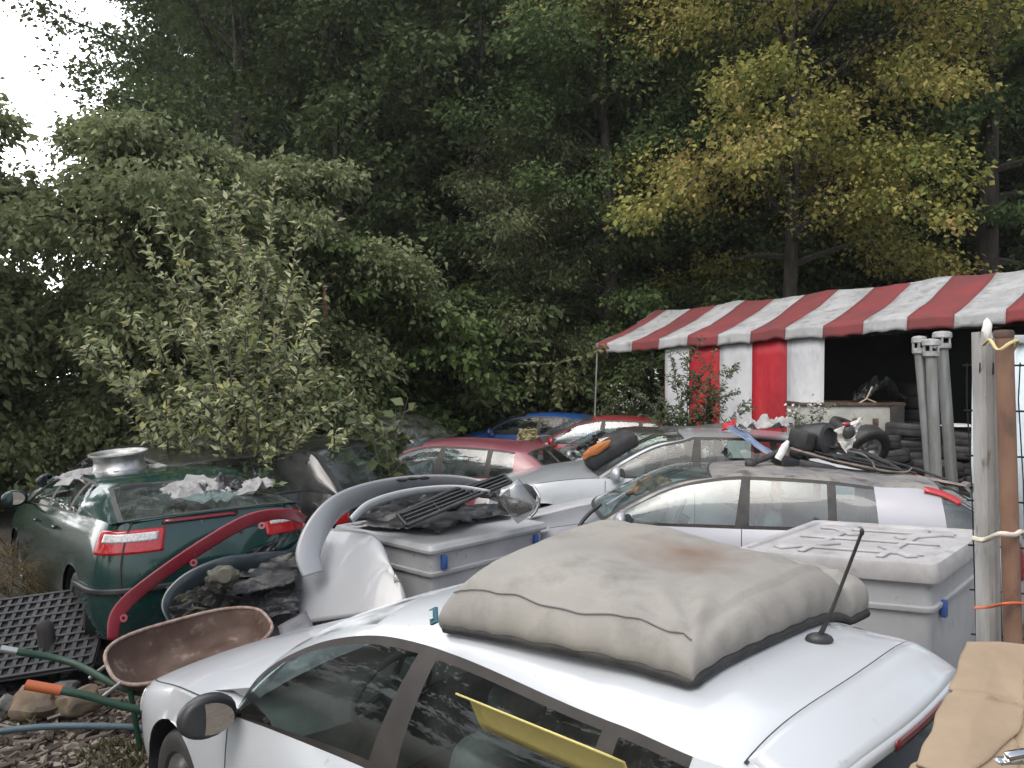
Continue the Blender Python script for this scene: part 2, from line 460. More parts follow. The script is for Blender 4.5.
def car(S, loc, th, label, mats, roll=0, pitch=0, scale=1.0, cat='car', name='car', group=None):
    cs = CarShape(S)
    root = empty(name, loc, (roll, pitch, th), label, cat, group, scale)
    L = cs.L
    pm, gm = mats['paint'], mats.get('glass', M['glass'])
    pil = mats.get('pillar', M['trim'])
    wr = S.get('wr', 0.31)
    arches = [(L / 2 - u, wr) for u in S['wheels']]
    ar = wr * 1.19
    # lower shell
    vs = lin(-1, -0.02, 15) + lin(0, 1, 64) + lin(1.02, 2, 15)
    ws_ = lin(0, 1, 15) + lin(1.07, 2, 11)
    t_a, t_r = S['st'][0][0], S['st'][-1][0]
    for sg_all in (0,):
        mb = MB(); V = []; idx = {}
        for sg in (1, -1):
            for i, v in enumerate(vs):
                for j, w in enumerate(ws_):
                    idx[sg, i, j] = len(V); V.append(cs.lower(v, w, sg))
        inside = {}
        for key, n in idx.items():
            p = V[n]
            inside[n] = any((p.x - ax) ** 2 + (p.z - r0) ** 2 < ar * ar for ax, r0 in arches) and key[2] < 15
        F = []
        for sg in (1, -1):
            for i in range(len(vs) - 1):
                for j in range(len(ws_) - 1):
                    u = cs.station((vs[i] + vs[i + 1]) / 2)[0]
                    if j >= 14 and t_a + 0.02 < u < t_r - 0.02: continue
                    q = [idx[sg, i, j], idx[sg, i + 1, j], idx[sg, i + 1, j + 1], idx[sg, i, j + 1]]
                    if all(inside[n] for n in q): continue
                    F.append(q if sg > 0 else q[::-1])
        used = set(n for q in F for n in q)
        for n in used:
            if inside[n]:
                p = V[n]
                ax, r0 = min(arches, key=lambda a: (p.x - a[0]) ** 2)
                d = Vector((p.x - ax, p.z - r0)); d = d.normalized() * ar if d.length > 1e-6 else Vector((0, ar))
                V[n] = Vector((ax + d.x, p.y, max(r0 + d.y, cs.zs)))
        mb.add(V, F)
        body = mb.build('body', pm, root, smooth=50, weld=True)
    # side glass and pillars, both sides; roof and screens
    n = 6
    st = S['st']; ns = len(st)
    frame_t = S.get('frame_t', 0.07)
    win_names = {'win': 'side_window', 'qtr': 'quarter_window'}
    for sg in (1, -1):
        bodymb, framemb = MB(), MB()
        fn = lambda t, q, sg=sg: cs.side(t, q, sg)
        for i in range(ns - 1):
            kind = st[i][6]
            A = lin(i, i + 1, n + 1)
            if kind in win_names:
                q0, q1 = frame_t, 1 - frame_t * S.get('frame_top', 1.0)
                g = MB(); g.grid(fn, A, lin(q0, q1, 7))
                g.build(win_names[kind], gm if not (kind == 'qtr' and 'qglass' in mats) else mats['qglass'], root, smooth=60)
                framemb.grid(fn, A, lin(0, q0, 3)); framemb.grid(fn, A, lin(q1, 1, 3))
            elif kind == 'pil':
                pilmb = MB(); pilmb.grid(fn, A, lin(0, 1, 9))
                pilmb.build('pillar_trim', pil, root, smooth=60)
            else:
                bodymb.grid(fn, A, lin(0, 1, 9))
        if framemb.v: framemb.build('window_frame', M['trim'] if 'frame' not in mats else mats['frame'], root, smooth=60)
        if bodymb.v: bodymb.build('rear_quarter', pm, root, smooth=60)
    rf, ra = MB(), [-1, -.985, -.955, -.9, -.8, -.65, -.5, -.33, -.16, 0, .16, .33, .5, .65, .8, .9, .955, .985, 1]
    for nm, kind in (('windscreen', 'ws'), ('rear_window', 'rw')):
        idxs = [i for i in range(ns - 1) if st[i][7] == kind]
        if not idxs: continue
        a, b = idxs[0], idxs[-1] + 1
        e = 0.10; frit = MB()
        inner = [r for r in ra if abs(r) <= .9]
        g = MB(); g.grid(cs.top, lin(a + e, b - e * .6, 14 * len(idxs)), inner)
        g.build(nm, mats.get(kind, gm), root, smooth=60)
        for sg in (1, -1):
            frit.grid(cs.top, lin(a, b, 14 * len(idxs)), [sg * .9, sg * .93, sg * .955])
            rf.grid(cs.top, lin(a, b, 14 * len(idxs)), [sg * .955, sg * .985, sg * 1])
        frit.grid(cs.top, lin(a, a + e, 3), inner); frit.grid(cs.top, lin(b - e * .6, b, 3), inner)
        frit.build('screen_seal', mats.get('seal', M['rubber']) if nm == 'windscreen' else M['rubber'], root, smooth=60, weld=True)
    for i in range(ns - 1):
        if st[i][7] == 'roof': rf.grid(cs.top, lin(i, i + 1, 9), ra)
    hl_ = MB()
    for i in range(ns - 1):
        if st[i][7] == 'roof': hl_.grid(lambda t, r: cs.top(t, r) - Vector((0, 0, .035)), lin(i, i + 1, 5), [r for r in ra if abs(r) < .97])
    hl_.build('headliner', M['inside_grey'], root, smooth=60)
    rf.build('roof', mats.get('roof', pm), root, smooth=60)
    # wheels and wells
    if S.get('show_wheels', True):
        tm, km = wheel_meshes(wr, 0.2)
        tyre0 = rim0 = None
        for ax, r0 in arches:
            for sg in (1, -1):
                y = sg * (cs.ym(L / 2 - ax) - 0.13)
                if tyre0 is None:
                    wh = tm.build('wheel', M['rubber'], root, smooth=40); rim = km.build('rim', M['alloy'], wh, smooth=40)
                    tyre0, rim0 = wh, rim
                else:
                    wh = tyre0.copy(); COL.objects.link(wh); wh.parent = root
                    rim = rim0.copy(); COL.objects.link(rim); rim.parent = wh
                wh.location = (ax, y, r0)
                well = MB(); well.grid(lambda a, b, ax=ax, r0=r0, sg=sg: Vector((ax + math.cos(a) * ar * .998, sg * (cs.ym(L / 2 - ax) - 0.02 - b), max(r0 + math.sin(a) * ar * .998, .12))), lin(-.5, math.pi + .5, 20), [0.0, 0.34])
                well.build('wheel_well', M['plastic'], root, smooth=60)
    # cabin tub
    tub = MB()
    ua, ur = t_a + 0.12, t_r - 0.06
    U = lin(ua, ur, 12)
    for sg in (1, -1):
        tub.grid(lambda u, q, sg=sg: Vector((L / 2 - u, sg * (cs.yb(u) - 0.05 + 0.04 * math.sin(q * 3)), 0.32 + (cs.zb(u) - 0.035 - 0.32) * q)), U, lin(0, 1, 6))
        tub.grid(lambda u, q, sg=sg: Vector((L / 2 - u, sg * (cs.yb(u) - 0.05 * (1 - q) - .02 * q + .005), cs.zb(u) - 0.035 + 0.03 * q)), U, lin(0, 1, 3))
    tub.grid(lambda u, q: Vector((L / 2 - u, q * (cs.yb(u) - 0.05), 0.32)), U, lin(-1, 1, 5))
    for u in (ua, ur):
        tub.grid(lambda q, z: Vector((L / 2 - u, q * (cs.yb(u) - 0.05), z)), lin(-1, 1, 7), lin(0.32, cs.zb(u) - 0.03, 4))
    tub.build('cabin_lining', mats.get('lining', M['inside']), root, smooth=40)
    # seats, dashboard, steering wheel
    sm = mats.get('seat', M['inside'])
    hb = S.get('seat_h', 1.0)
    for y in (0.36, -0.36):
        for k, u in enumerate(S.get('seats', [])):
            mb = MB()
            mb.box((L / 2 - u, y, 0.46 * hb), (0.5, 0.48, 0.18), None, 0.06)
            mb.box((L / 2 - u - 0.30, y, 0.78 * hb), (0.15, 0.47, 0.62), rotm(0, -0.28), 0.06)
            so = mb.build('seat', sm, root, smooth=50)
            hr = MB(); hr.box((L / 2 - u - 0.41, y, 1.17 * hb), (0.09, 0.26, 0.18), rotm(0, -0.2), 0.04)
            hr.tube([(L / 2 - u - 0.40, y + .05, 1.02 * hb), (L / 2 - u - 0.41, y + .05, 1.14 * hb)], .007, 6)
            hr.tube([(L / 2 - u - 0.40, y - .05, 1.02 * hb), (L / 2 - u - 0.41, y - .05, 1.14 * hb)], .007, 6)
            hr.build('headrest', sm, so, smooth=50)
    du = t_a + S.get('dash_u', 0.45)
    zb = cs.zb(du)
    d = MB()
    yb = cs.yb(du) - 0.06
    prof = [(-.40, -.03), (-.2, 0.03), (0, .035), (.13, .01), (.18, -.06), (.14, -.2), (.16, -.4)]
    d.grid(lambda q, y: Vector((L / 2 - du - prof[q][0], y * yb, zb + prof[q][1] + .02 * math.cos(y * 5))), range(len(prof)), lin(-1, 1, 15))
    d.build('dashboard', M['dash'], root, smooth=50)
    if S.get('wheel_side'):
        y = S['wheel_side'] * 0.36
        sw = MB()
        Mw = Matrix.Translation((L / 2 - du - S.get('wheel_off', .36), y, zb + S.get('wheel_up', 0))) @ Matrix.Rotation(R(68), 4, 'Y')
        ring = [Mw @ Vector((0.185 * math.cos(a), 0.185 * math.sin(a), 0)) for a in lin(0, 2 * math.pi, 33)]
        sw.tube(ring, 0.016, 8, caps=False)
        for a in (0.3, math.pi - .3, -math.pi / 2 * 1.0):
            sw.tube([Mw @ Vector((0, 0, .01)), Mw @ Vector((0.18 * math.sin(a), 0.18 * math.cos(a), 0))], 0.016, 6)
        sw.lathe([(0.001, .035), (.05, .03), (.065, .0), (.05, -.1)], Mw, 16)
        sw.build('steering_wheel', M['wheel_grey'], root, smooth=50)
    # mirrors
    for sg in S.get('mirrors', (1, -1)):
        um, zmir = S['mirror_u'], cs.zb(S['mirror_u']) + S.get('mirror_dz', 0.06)
        c = Vector((L / 2 - um, sg * (cs.yb(um) + 0.13), zmir))
        mb = MB()
        mb.ball((0, 0, 0), (0.075, 0.115, 0.085), n=3)
        mb.v = [(x if x > -0.03 else -0.03 + (x + .03) * .1, y, z) for x, y, z in mb.v]
        mb.v = [tuple(Vector(v) + c) for v in mb.v]
        mb.tube([c + Vector((0.01, -sg * .05, -.04)), Vector((L / 2 - um + 0.06, sg * (cs.yb(um) - .01), cs.zb(um) + 0.0))], [0.035, 0.03], 8, flat=.6)
        mo = mb.build('door_mirror', mats.get('mirror', pm), root, smooth=60)
        g = MB(); g.lathe([(0.001, 0), (.062, 0)], Matrix.Translation(c + Vector((-0.042, 0, 0))) @ Matrix.Rotation(-sg * .42, 4, 'Z') @ Matrix.Rotation(math.pi / 2, 4, 'Y') @ Matrix.Diagonal((1.0, 1.35, 1, 1)), 24)
        g.build('mirror_glass', M['mirror'], mo, smooth=0)
    # panel gaps
    seam = MB()
    for sg in (1, -1):
        fnl = lambda v, w, sg=sg: cs.lower(v, w, sg)
        for u, w0, w1 in S.get('gaps', []):
            vv = cs.vu(u)
            P = [(vv + (0 if w > .5 else 0), w) for w in lin(w0, w1, 16)]
            seam.ribbon([fnl(a, b) for a, b in P], [cs.nrm(fnl, a, b) for a, b in P], 0.007)
        for (v0, v1, w) in S.get('hgaps', []):
            P = [(v, w) for v in lin(v0, v1, 40)]
            seam.ribbon([fnl(a, b) for a, b in P], [cs.nrm(fnl, a, b) for a, b in P], 0.007)
    if seam.v: seam.build('panel_gaps', M['seam'], root, smooth=0)
    for (nm, mt, v0, v1, w0, w1, off) in S.get('patches', []):
        for sg in (1, -1):
            fnl = lambda v, w, sg=sg: cs.lower(v, w, sg)
            p = car_patch(cs, fnl, lin(v0, v1, 14), lin(w0, w1, 8), off)
            p.build(nm, M[mt], root, smooth=60, solid=0.008, soff=0)
    for u in S.get('handles', []):
        for sg in (1, -1):
            fnl = lambda v, w, sg=sg: cs.lower(v, w, sg)
            vv = cs.vu(u); p = fnl(vv, S.get('handle_w', .84)); nn = cs.nrm(fnl, vv, S.get('handle_w', .84))
            h = MB(); h.box(p + nn * .022, (0.17, 0.022, 0.03), None, 0.008)
            h.build('door_handle', mats.get('handle', pm), root, smooth=50)
    return root, cs
# ------------------------------------------------------------------ the white car in front
WHITE = dict(L=3.95, zs=0.2, zm=0.58, fz=0.62, rz=0.42, crown=4.2,
    ym=[(0, .84), (.6, .90), (1.5, .915), (2.5, .90), (3.95, .85)],
    yb=[(0, .78), (.5, .84), (1.3, .895), (1.45, .89), (1.7, .86), (2.3, .79), (3.4, .72), (3.95, .68)],
    zb=[(0, .62), (.35, .72), (.9, .85), (1.45, .93), (2.3, .985), (3.4, 1.05), (3.95, 1.08)],
    zc=[(0, .66), (.35, .80), (.9, .98), (1.3, 1.05), (3.6, 1.12), (3.95, 1.09)],
    foff=[(.2, .05), (.4, -.06), (.6, 0), (.8, .1)], roff=[(.2, -.05), (.5, .03), (.9, -.02), (1.1, -.12)],
    wheels=[.84, 3.25], wr=.32, mirrors=(1, -1), mirror_u=1.5, mirror_dz=.05, seats=[2.15, 3.0], wheel_side=1, dash_u=.06, wheel_off=.30, wheel_up=.05,
    st=[(1.45, 1.45, .89, .93, -.30, .09, 'qtr', 'ws'),
        (1.63, 1.60, .845, 1.125, -.22, .05, 'win', 'ws'),
        (1.93, 1.82, .73, 1.275, -.14, .04, 'win', 'ws'),
        (2.13, 2.05, .64, 1.345, -.06, .075, 'win', 'roof'),
        (2.27, 2.33, .595, 1.372, 0, .115, 'pil', 'roof'),
        (2.41, 2.42, .59, 1.375, 0, .13, 'win', 'roof'),
        (3.13, 3.13, .58, 1.365, 0, .125, 'pil', 'roof'),
        (3.20, 3.19, .585, 1.37, 0, .112, 'qtr', 'roof'),
        (3.40, 3.42, .60, 1.375, .02, .095, 'body', 'roof'),
        (3.50, 3.54, .605, 1.38, .03, .075, 'body', 'roof'),
        (3.66, 3.66, .61, 1.30, .05, .07, 'body', 'rw'),
        (3.84, 3.84, .68, 1.075, .05, .02, 'body', 'rw')],
    gaps=[(1.42, .05, .97), (2.33, .05, 1.0), (3.12, .3, 1.0)], hgaps=[(-.35, .24, 1.02)],
    patches=[('headlight', 'clearlens', -.78, -.2, .72, .93, .003), ('tail_light', 'redlens', 1.25, 1.7, .7, .95, .004)],
    handles=[2.1])
WTH = 2.34
WLOC = Vector((-.127, 3.34, 0))
wc, wcs = car(WHITE, WLOC, WTH, 'white hatchback in the foreground with a grey padded bag on its roof', dict(paint=M['white'], glass=M['glass_dark'], rw=M['glass_dark'], ws=M['glass_painted_sky'], seal=M['white'], mirror=M['plastic'], lining=M['inside'], seat=M['inside_grey']), name='white_hatchback')  # windscreen has reflected sky put into its colour; seal white to match
# tailgate spoiler overhanging the rear window
def spoil(r, k, lo=0):
    p = wcs.top(9, r); q = wcs.top(9, r)
    back = .17 - .03 * abs(r) ** 2
    p = p + Vector((-back * k, 0, -.045 * k - .02 * k * k))
    return p - Vector((0, 0, lo))
sp = MB(); rr_ = lin(-.93, .93, 25)
KS = lin(0.03, 1, 8)
sp.grid(lambda r, k: spoil(r, k, -.004), rr_, KS)
sp.grid(lambda r, k: spoil(r, 1, [-.004, .012, .03, .04][k]) + Vector((-[0, .008, .004, -.02][k], 0, 0)), rr_, range(4))
sp.grid(lambda r, k: spoil(r, k, .04 + .03 * (1 - k)) + Vector((.02, 0, 0)), rr_, [1, .6, .2])
for r in (-.93, .93):
    sp.grid(lambda k, z: spoil(r, k, [-.004, .018, .045][z]), KS, range(3))
sp.build('tailgate_spoiler', M['white'], wc, smooth=50, solid=0.004)
bl = MB(); bl.grid(lambda r, k: spoil(r, 1, .004 + .026 * k) + Vector((-.0135, 0, 0)), lin(-.30, .30, 13), lin(0, 1, 3))
bl.build('brake_light', M['darkred'], wc, smooth=60, solid=.004)
gp = MB(); P = [wcs.top(9.03, r) for r in lin(-.95, .95, 40)]
gp.ribbon(P, [wcs.nrm(wcs.top, 9.0, r) for r in lin(-.95, .95, 40)], .010, .003)
for sg in (1, -1):
    gp.ribbon([wcs.side(t, 1, sg) + Vector((0, 0, .002)) for t in lin(9.03, 10, 10)], [Vector((0, sg * .7, .7))] * 10, .01, .003)
gp.build('tailgate_gap', M['seam'], wc, smooth=0)
# ------------------------------------------------------------------ the other cars
def place(S, uyz, px, th, z0=0.0, scale=1.0, Y=None):
    """where the car stands so that its point (u, y, z) is seen at px"""
    u, y, z = uyz
    loc = Matrix.Rotation(th, 3, 'Z') @ (Vector((S['L'] / 2 - u, y, z)) * scale)
    p = at(px[0], px[1], Y) if Y else onz(px[0], px[1], z * scale + z0)
    q = p - loc
    return q

def hatch_spec(L=4.2, W=.87, H=1.44, hood=1.3, belt=.95, tail=.55, rake=.7, b=2.35, c=3.2, quarter=True, wheels=None, cd_=.05, **kw):
    """side-window cars: windscreen base at `hood`, roof ends `tail` before the back"""
    re = L - tail
    zr = H - .10
    yr = W - .27
    S = dict(L=L, zs=.2, zm=.56, crown=3.6, 
        ym=[(0, W - .07), (.6, W), (L * .6, W), (L, W - .04)],
        yb=[(0, W - .13), (.6, W - .07), (hood, W - .05), (b, W - .08), (L - .5, W - .13), (L, W - .16)],
        zb=[(0, belt - .28), (.4, belt - .17), (hood, belt - .02), (b, belt), (L - .3, belt + .05), (L, belt + .04)],
        zc=[(0, belt - .22), (.4, belt - .09), (hood * .9, belt + .06), (hood, belt + .07), (L - .4, belt + .08), (L, belt + .05)],
        foff=[(.2, .03), (.45, -.06), (.65, 0), (.8, .1)], roff=[(.2, -.05), (.5, .03), (.9, -.02), (1.1, -.1)],
        wheels=[.85, L - .78], wr=.31, mirrors=(1, -1), mirror_u=hood + .18, mirror_dz=.06, seats=[b - .1, b + .8], wheel_side=1, dash_u=.25,
        st=[(hood, hood, W - .06, belt - .02, -.25, .09, 'qtr', 'ws'),
            (hood + .22, hood + rake * .33, W - .13, belt + (zr - belt) * .40, -.18, .09, 'win', 'ws'),
            (hood + .55, hood + rake * .75, yr + .06, belt + (zr - belt) * .83, -.12, .09, 'win', 'ws'),
            (hood + .75, hood + rake * 1.1, yr + .02, zr, -.06, cd_ + .01, 'win', 'roof'),
            (b - .06, b, yr, zr + .03, 0, cd_, 'pil', 'roof'),
            (b + .06, b + .07, yr, zr + .03, 0, cd_, 'win', 'roof'),
            (c - .03, c - .03, yr - .01, zr + .015, 0, cd_, 'pil', 'roof'),
            (c + .04, c + .04, yr - .015, zr + .01, 0, cd_, 'qtr' if quarter else 'body', 'roof'),
            (min(c + .36, re - .1), min(c + .34, re - .12), yr - .02, zr - .02, .0, cd_, 'body', 'roof'),
            (re, re - .02, yr - .03, zr - .05, .05, cd_, 'body', 'rw'),
            (re + tail * .45, re + tail * .42, W - .24, belt + (zr - .05 - belt) * .55, .06, .05, 'body', 'rw'),
            (L - .08, L - .08, W - .17, belt + .045, .04, .02, 'body', 'rw')],
        gaps=[(hood + .05, .05, .97), (b, .05, 1.0), (c + .02, .35, 1.0)], hgaps=[(-.35, .3, 1.02)],
        patches=[('headlight', 'clearlens', -.78, -.2, .68, .93, .003), ('tail_light', 'redlens', 1.2, 1.62, .66, .92, .004)],
        handles=[b - .3, c - .25])
    S.update(kw)
    return S

def mats_(p, g='glass', **k):
    d = dict(paint=M[p], glass=M[g]); d.update(k); return d

# dark green liftback, nose down on the left
GREEN = hatch_spec(L=4.45, W=.885, H=1.37, cd_=.03, hood=1.35, belt=1.0, tail=.95, rake=.75, b=2.35, c=3.15,
    patches=[('headlight', 'clearlens', -.78, -.2, .68, .93, .003)], wheels=[.9, 3.62])
g_th = R(130)
gl = place(GREEN, (4.3, .74, 1.04), (109, 540), g_th, .06)
gc, gcs = car(GREEN, gl, g_th, 'dark green liftback with a bare wheel rim on its roof', mats_('green', 'glass_dark', pillar=M['trim'], rw=M['glass_pale']), name='parked_car', pitch=R(3))
for sg in (1, -1):
    fnl = lambda v, w, sg=sg: gcs.lower(v, w, sg)
    tl = car_patch(gcs, fnl, lin(1.16, 1.86, 30), lin(.73, .93, 10), .006).build('tail_light', M['redlens'], gc, smooth=60, solid=.01)
    car_patch(gcs, fnl, lin(1.26, 1.82, 24), lin(.83, .90, 6), .0125).build('reversing_lens', M['clearlens'], tl, smooth=60, solid=.004)
    sm_ = MB(); P = [(1.56, w) for w in lin(.3, 1.0, 14)]
    sm_.ribbon([fnl(a, b) for a, b in P], [gcs.nrm(fnl, a, b) for a, b in P], .012, .014)
    sm_.build('boot_gap', M['seam'], gc, smooth=0)
    car_patch(gcs, fnl, lin(.93, 2.0, 30), lin(.40, .45, 4), .012).build('bumper_strip', M['plastic'], gc, smooth=60, solid=.016)
bl = MB(); bl.grid(lambda r, k: gcs.lower(1.99, .965 + .03 * k) * 1 + Vector((-.02, r, 0)), lin(-.28, .28, 9), lin(0, 1, 3))
bl.build('brake_light', M['darkred'], gc, smooth=60, solid=.012)

# silvery lilac hatchback
LILAC = hatch_spec(cd_=.025, L=4.6, W=.87, H=1.47, hood=1.22, belt=.97, tail=.62, rake=.85, b=2.4, c=3.12,
    patches=[('headlight', 'clearlens', -.78, -.2, .68, .93, .003), ('tail_light', 'darkred', 1.15, 1.6, .6, .98, .004)])
LILAC['st'] = [a[:6] + (('qtr', a[7]) if i in (9, 10) else (a[6], a[7])) for i, a in enumerate(LILAC['st'])]
l_th = R(163)
ll = place(LILAC, (2.4, .6, 1.40), (742, 476), l_th)
lc, lcs = car(LILAC, ll, l_th, 'pale lilac hatchback with scrap metal piled on its roof', mats_('lilac', 'glass_pale', pillar=M['rubber'], roof=mat('weathered_roof', (.20, .20, .21), .5, .3, c2=(.30, .28, .25), nscale=3, c3=(.11, .10, .10), n3=5, lo3=.5, hi3=.62), seat=M['inside_grey'], lining=M['inside_grey'], rw=M['glass_dark'], qglass=M['glass_pale']), name='parked_car')
for sg in (1, -1):
    bs = MB(); bs.ribbon([lcs.side(t, .97, sg) + Vector((0, sg * .006, .006)) for t in lin(8.75, 9.5, 12)], [Vector((0, sg * .75, .65))] * 12, .06, .004)
    bs.build('brake_strip', M['redlens'], lc, smooth=60, solid=.006)

# silver saloon
SILV = hatch_spec(cd_=.03, L=4.6, W=.90, H=1.46, hood=1.45, belt=.97, tail=.9, rake=.8, b=2.42, c=3.22)
s_th = R(169)
sl_ = place(SILV, (2.42, .64, 1.40), (694, 436), s_th, .0, 1.03, Y=8.4)
sc_, scs = car(SILV, sl_, s_th, 'silver saloon with a black pad on its bonnet behind the crate', mats_('silver', 'glass', seat=M['inside_grey'], roof=M['silver']), name='parked_car', scale=1.03)

# old maroon hatchback
MAR = hatch_spec(L=4.0, W=.83, H=1.38, hood=1.3, belt=.90, tail=.55, rake=.6, b=2.25, c=2.95, crown=5.0, mirrors=(1,))
m_th = R(160)
ml = place(MAR, (2.25, .56, 1.31), (442, 446), m_th)
car(MAR, ml, m_th, 'old boxy maroon hatchback between the saloon and the bushes', mats_('maroon', 'glass_pale', seat=M['inside'], rw=M['glass_dark']), name='parked_car')

# blue and red hatchbacks at the back
BLUE = hatch_spec(L=3.9, W=.82, H=1.40, hood=1.15, belt=.93, tail=.6, rake=.8, b=2.35, c=2.9)
b_th = R(158)
car(BLUE, place(BLUE, (2.35, .55, 1.33), (540, 416), b_th, Y=16.5), b_th, 'bright blue hatchback farthest back below the bushes', mats_('blue', 'glass_dark'), name='parked_car')
REDC = hatch_spec(L=3.8, W=.82, H=1.43, hood=1.1, belt=.93, tail=.5, rake=.8, b=2.15, c=2.85)
r_th = R(166)
car(REDC, place(REDC, (2.15, .55, 1.36), (602, 420), r_th, .05), r_th, 'small bright red hatchback in front of the tent wall', mats_('red', 'glass_pale'), name='parked_car')
GREY = hatch_spec(L=3.8, W=.82, H=1.42, hood=1.1, belt=.93, tail=.5, rake=.8, b=2.15, c=2.85)
y_th = R(160)
car(GREY, place(GREY, (1.9, .55, 1.35), (612, 432), y_th, -.05), y_th, 'small grey hatchback wedged between the red and silver cars', mats_('greycar', 'glass_pale', roof=M['trim']), name='parked_car')

# black cars under and behind the shrub
SUV = hatch_spec(L=4.4, W=.92, H=1.62, hood=1.3, belt=1.06, tail=.5, rake=.75, b=2.35, c=3.15)
v_th = R(158)
car(SUV, place(SUV, (4.3, -.70, 1.12), (411, 474), v_th, .0), v_th, 'tall black estate behind the leafy shrub, its rear window sloping to the right', mats_('darkcar', 'glass_pale', seat=M['inside_grey'], rw=M['glass_pale']), name='parked_car')
DRK = hatch_spec(L=4.3, W=.87, H=1.43, hood=1.3, belt=.94, tail=.6, rake=.8, b=2.35, c=3.1)
d_th = R(138)
car(DRK, place(DRK, (2.35, .6, 1.36), (112, 450), d_th, .12), d_th, 'black car half hidden behind the green liftback', mats_('darkcar', 'glass_dark'), name='parked_car')
k_th = R(-20)
car(DRK, place(DRK, (2.0, 0, 1.42), (404, 413), k_th, .12), k_th, 'black car with a sloping windscreen beyond the maroon roof', mats_('darkcar', 'glass', pillar=M['darkcar']), name='parked_car')
# ------------------------------------------------------------------ padded bag on the white roof
M['canvas'] = mat('grey_canvas', (0.20, 0.191, 0.177), 0.8, c2=(0.27, 0.256, 0.232), nscale=2.2, lo=.35, hi=.7, c3=(0.15, 0.142, 0.13), n3=4.5, lo3=.5, hi3=.75, bump=.25, bscale=160, bdist=.003)
def stain(m, centre, r, col, amt=0.8, wob=5.0, stretch=(1, 1, 1)):
    """a stain with a soft, broken outline round a point of the object"""
    nt = m.node_tree; N = nt.nodes; L = nt.links
    b = N['Principled BSDF']; src = b.inputs['Base Color'].links[0].from_socket if b.inputs['Base Color'].links else None
    tc = N.new('ShaderNodeTexCoord'); sub = N.new('ShaderNodeVectorMath'); sub.operation = 'SUBTRACT'; sub.inputs[1].default_value = centre
    mul = N.new('ShaderNodeVectorMath'); mul.operation = 'MULTIPLY'; mul.inputs[1].default_value = stretch
    ln = N.new('ShaderNodeVectorMath'); ln.operation = 'LENGTH'
    L.new(tc.outputs['Object'], sub.inputs[0]); L.new(sub.outputs[0], mul.inputs[0]); L.new(mul.outputs[0], ln.inputs[0])
    n = N.new('ShaderNodeTexNoise'); n.inputs['Scale'].default_value = wob; n.inputs['Detail'].default_value = 6
    L.new(tc.outputs['Object'], n.inputs['Vector'])
    ma = N.new('ShaderNodeMath'); ma.operation = 'MULTIPLY_ADD'; ma.inputs[1].default_value = r * 1.6; L.new(n.outputs['Fac'], ma.inputs[0]); L.new(ln.outputs['Value'], ma.inputs[2])
    mr = N.new('ShaderNodeMapRange'); mr.inputs['From Min'].default_value = r * 0.75; mr.inputs['From Max'].default_value = r * 1.9
    mr.inputs['To Min'].default_value = amt; mr.inputs['To Max'].default_value = 0
    L.new(ma.outputs[0], mr.inputs['Value'])
    x = N.new('ShaderNodeMix'); x.data_type = 'RGBA'; L.new(mr.outputs[0], x.inputs[0])
    if src: L.new(src, x.inputs[6])
    else: x.inputs[6].default_value = b.inputs['Base Color'].default_value
    x.inputs[7].default_value = (*col, 1); L.new(x.outputs[2], b.inputs['Base Color'])

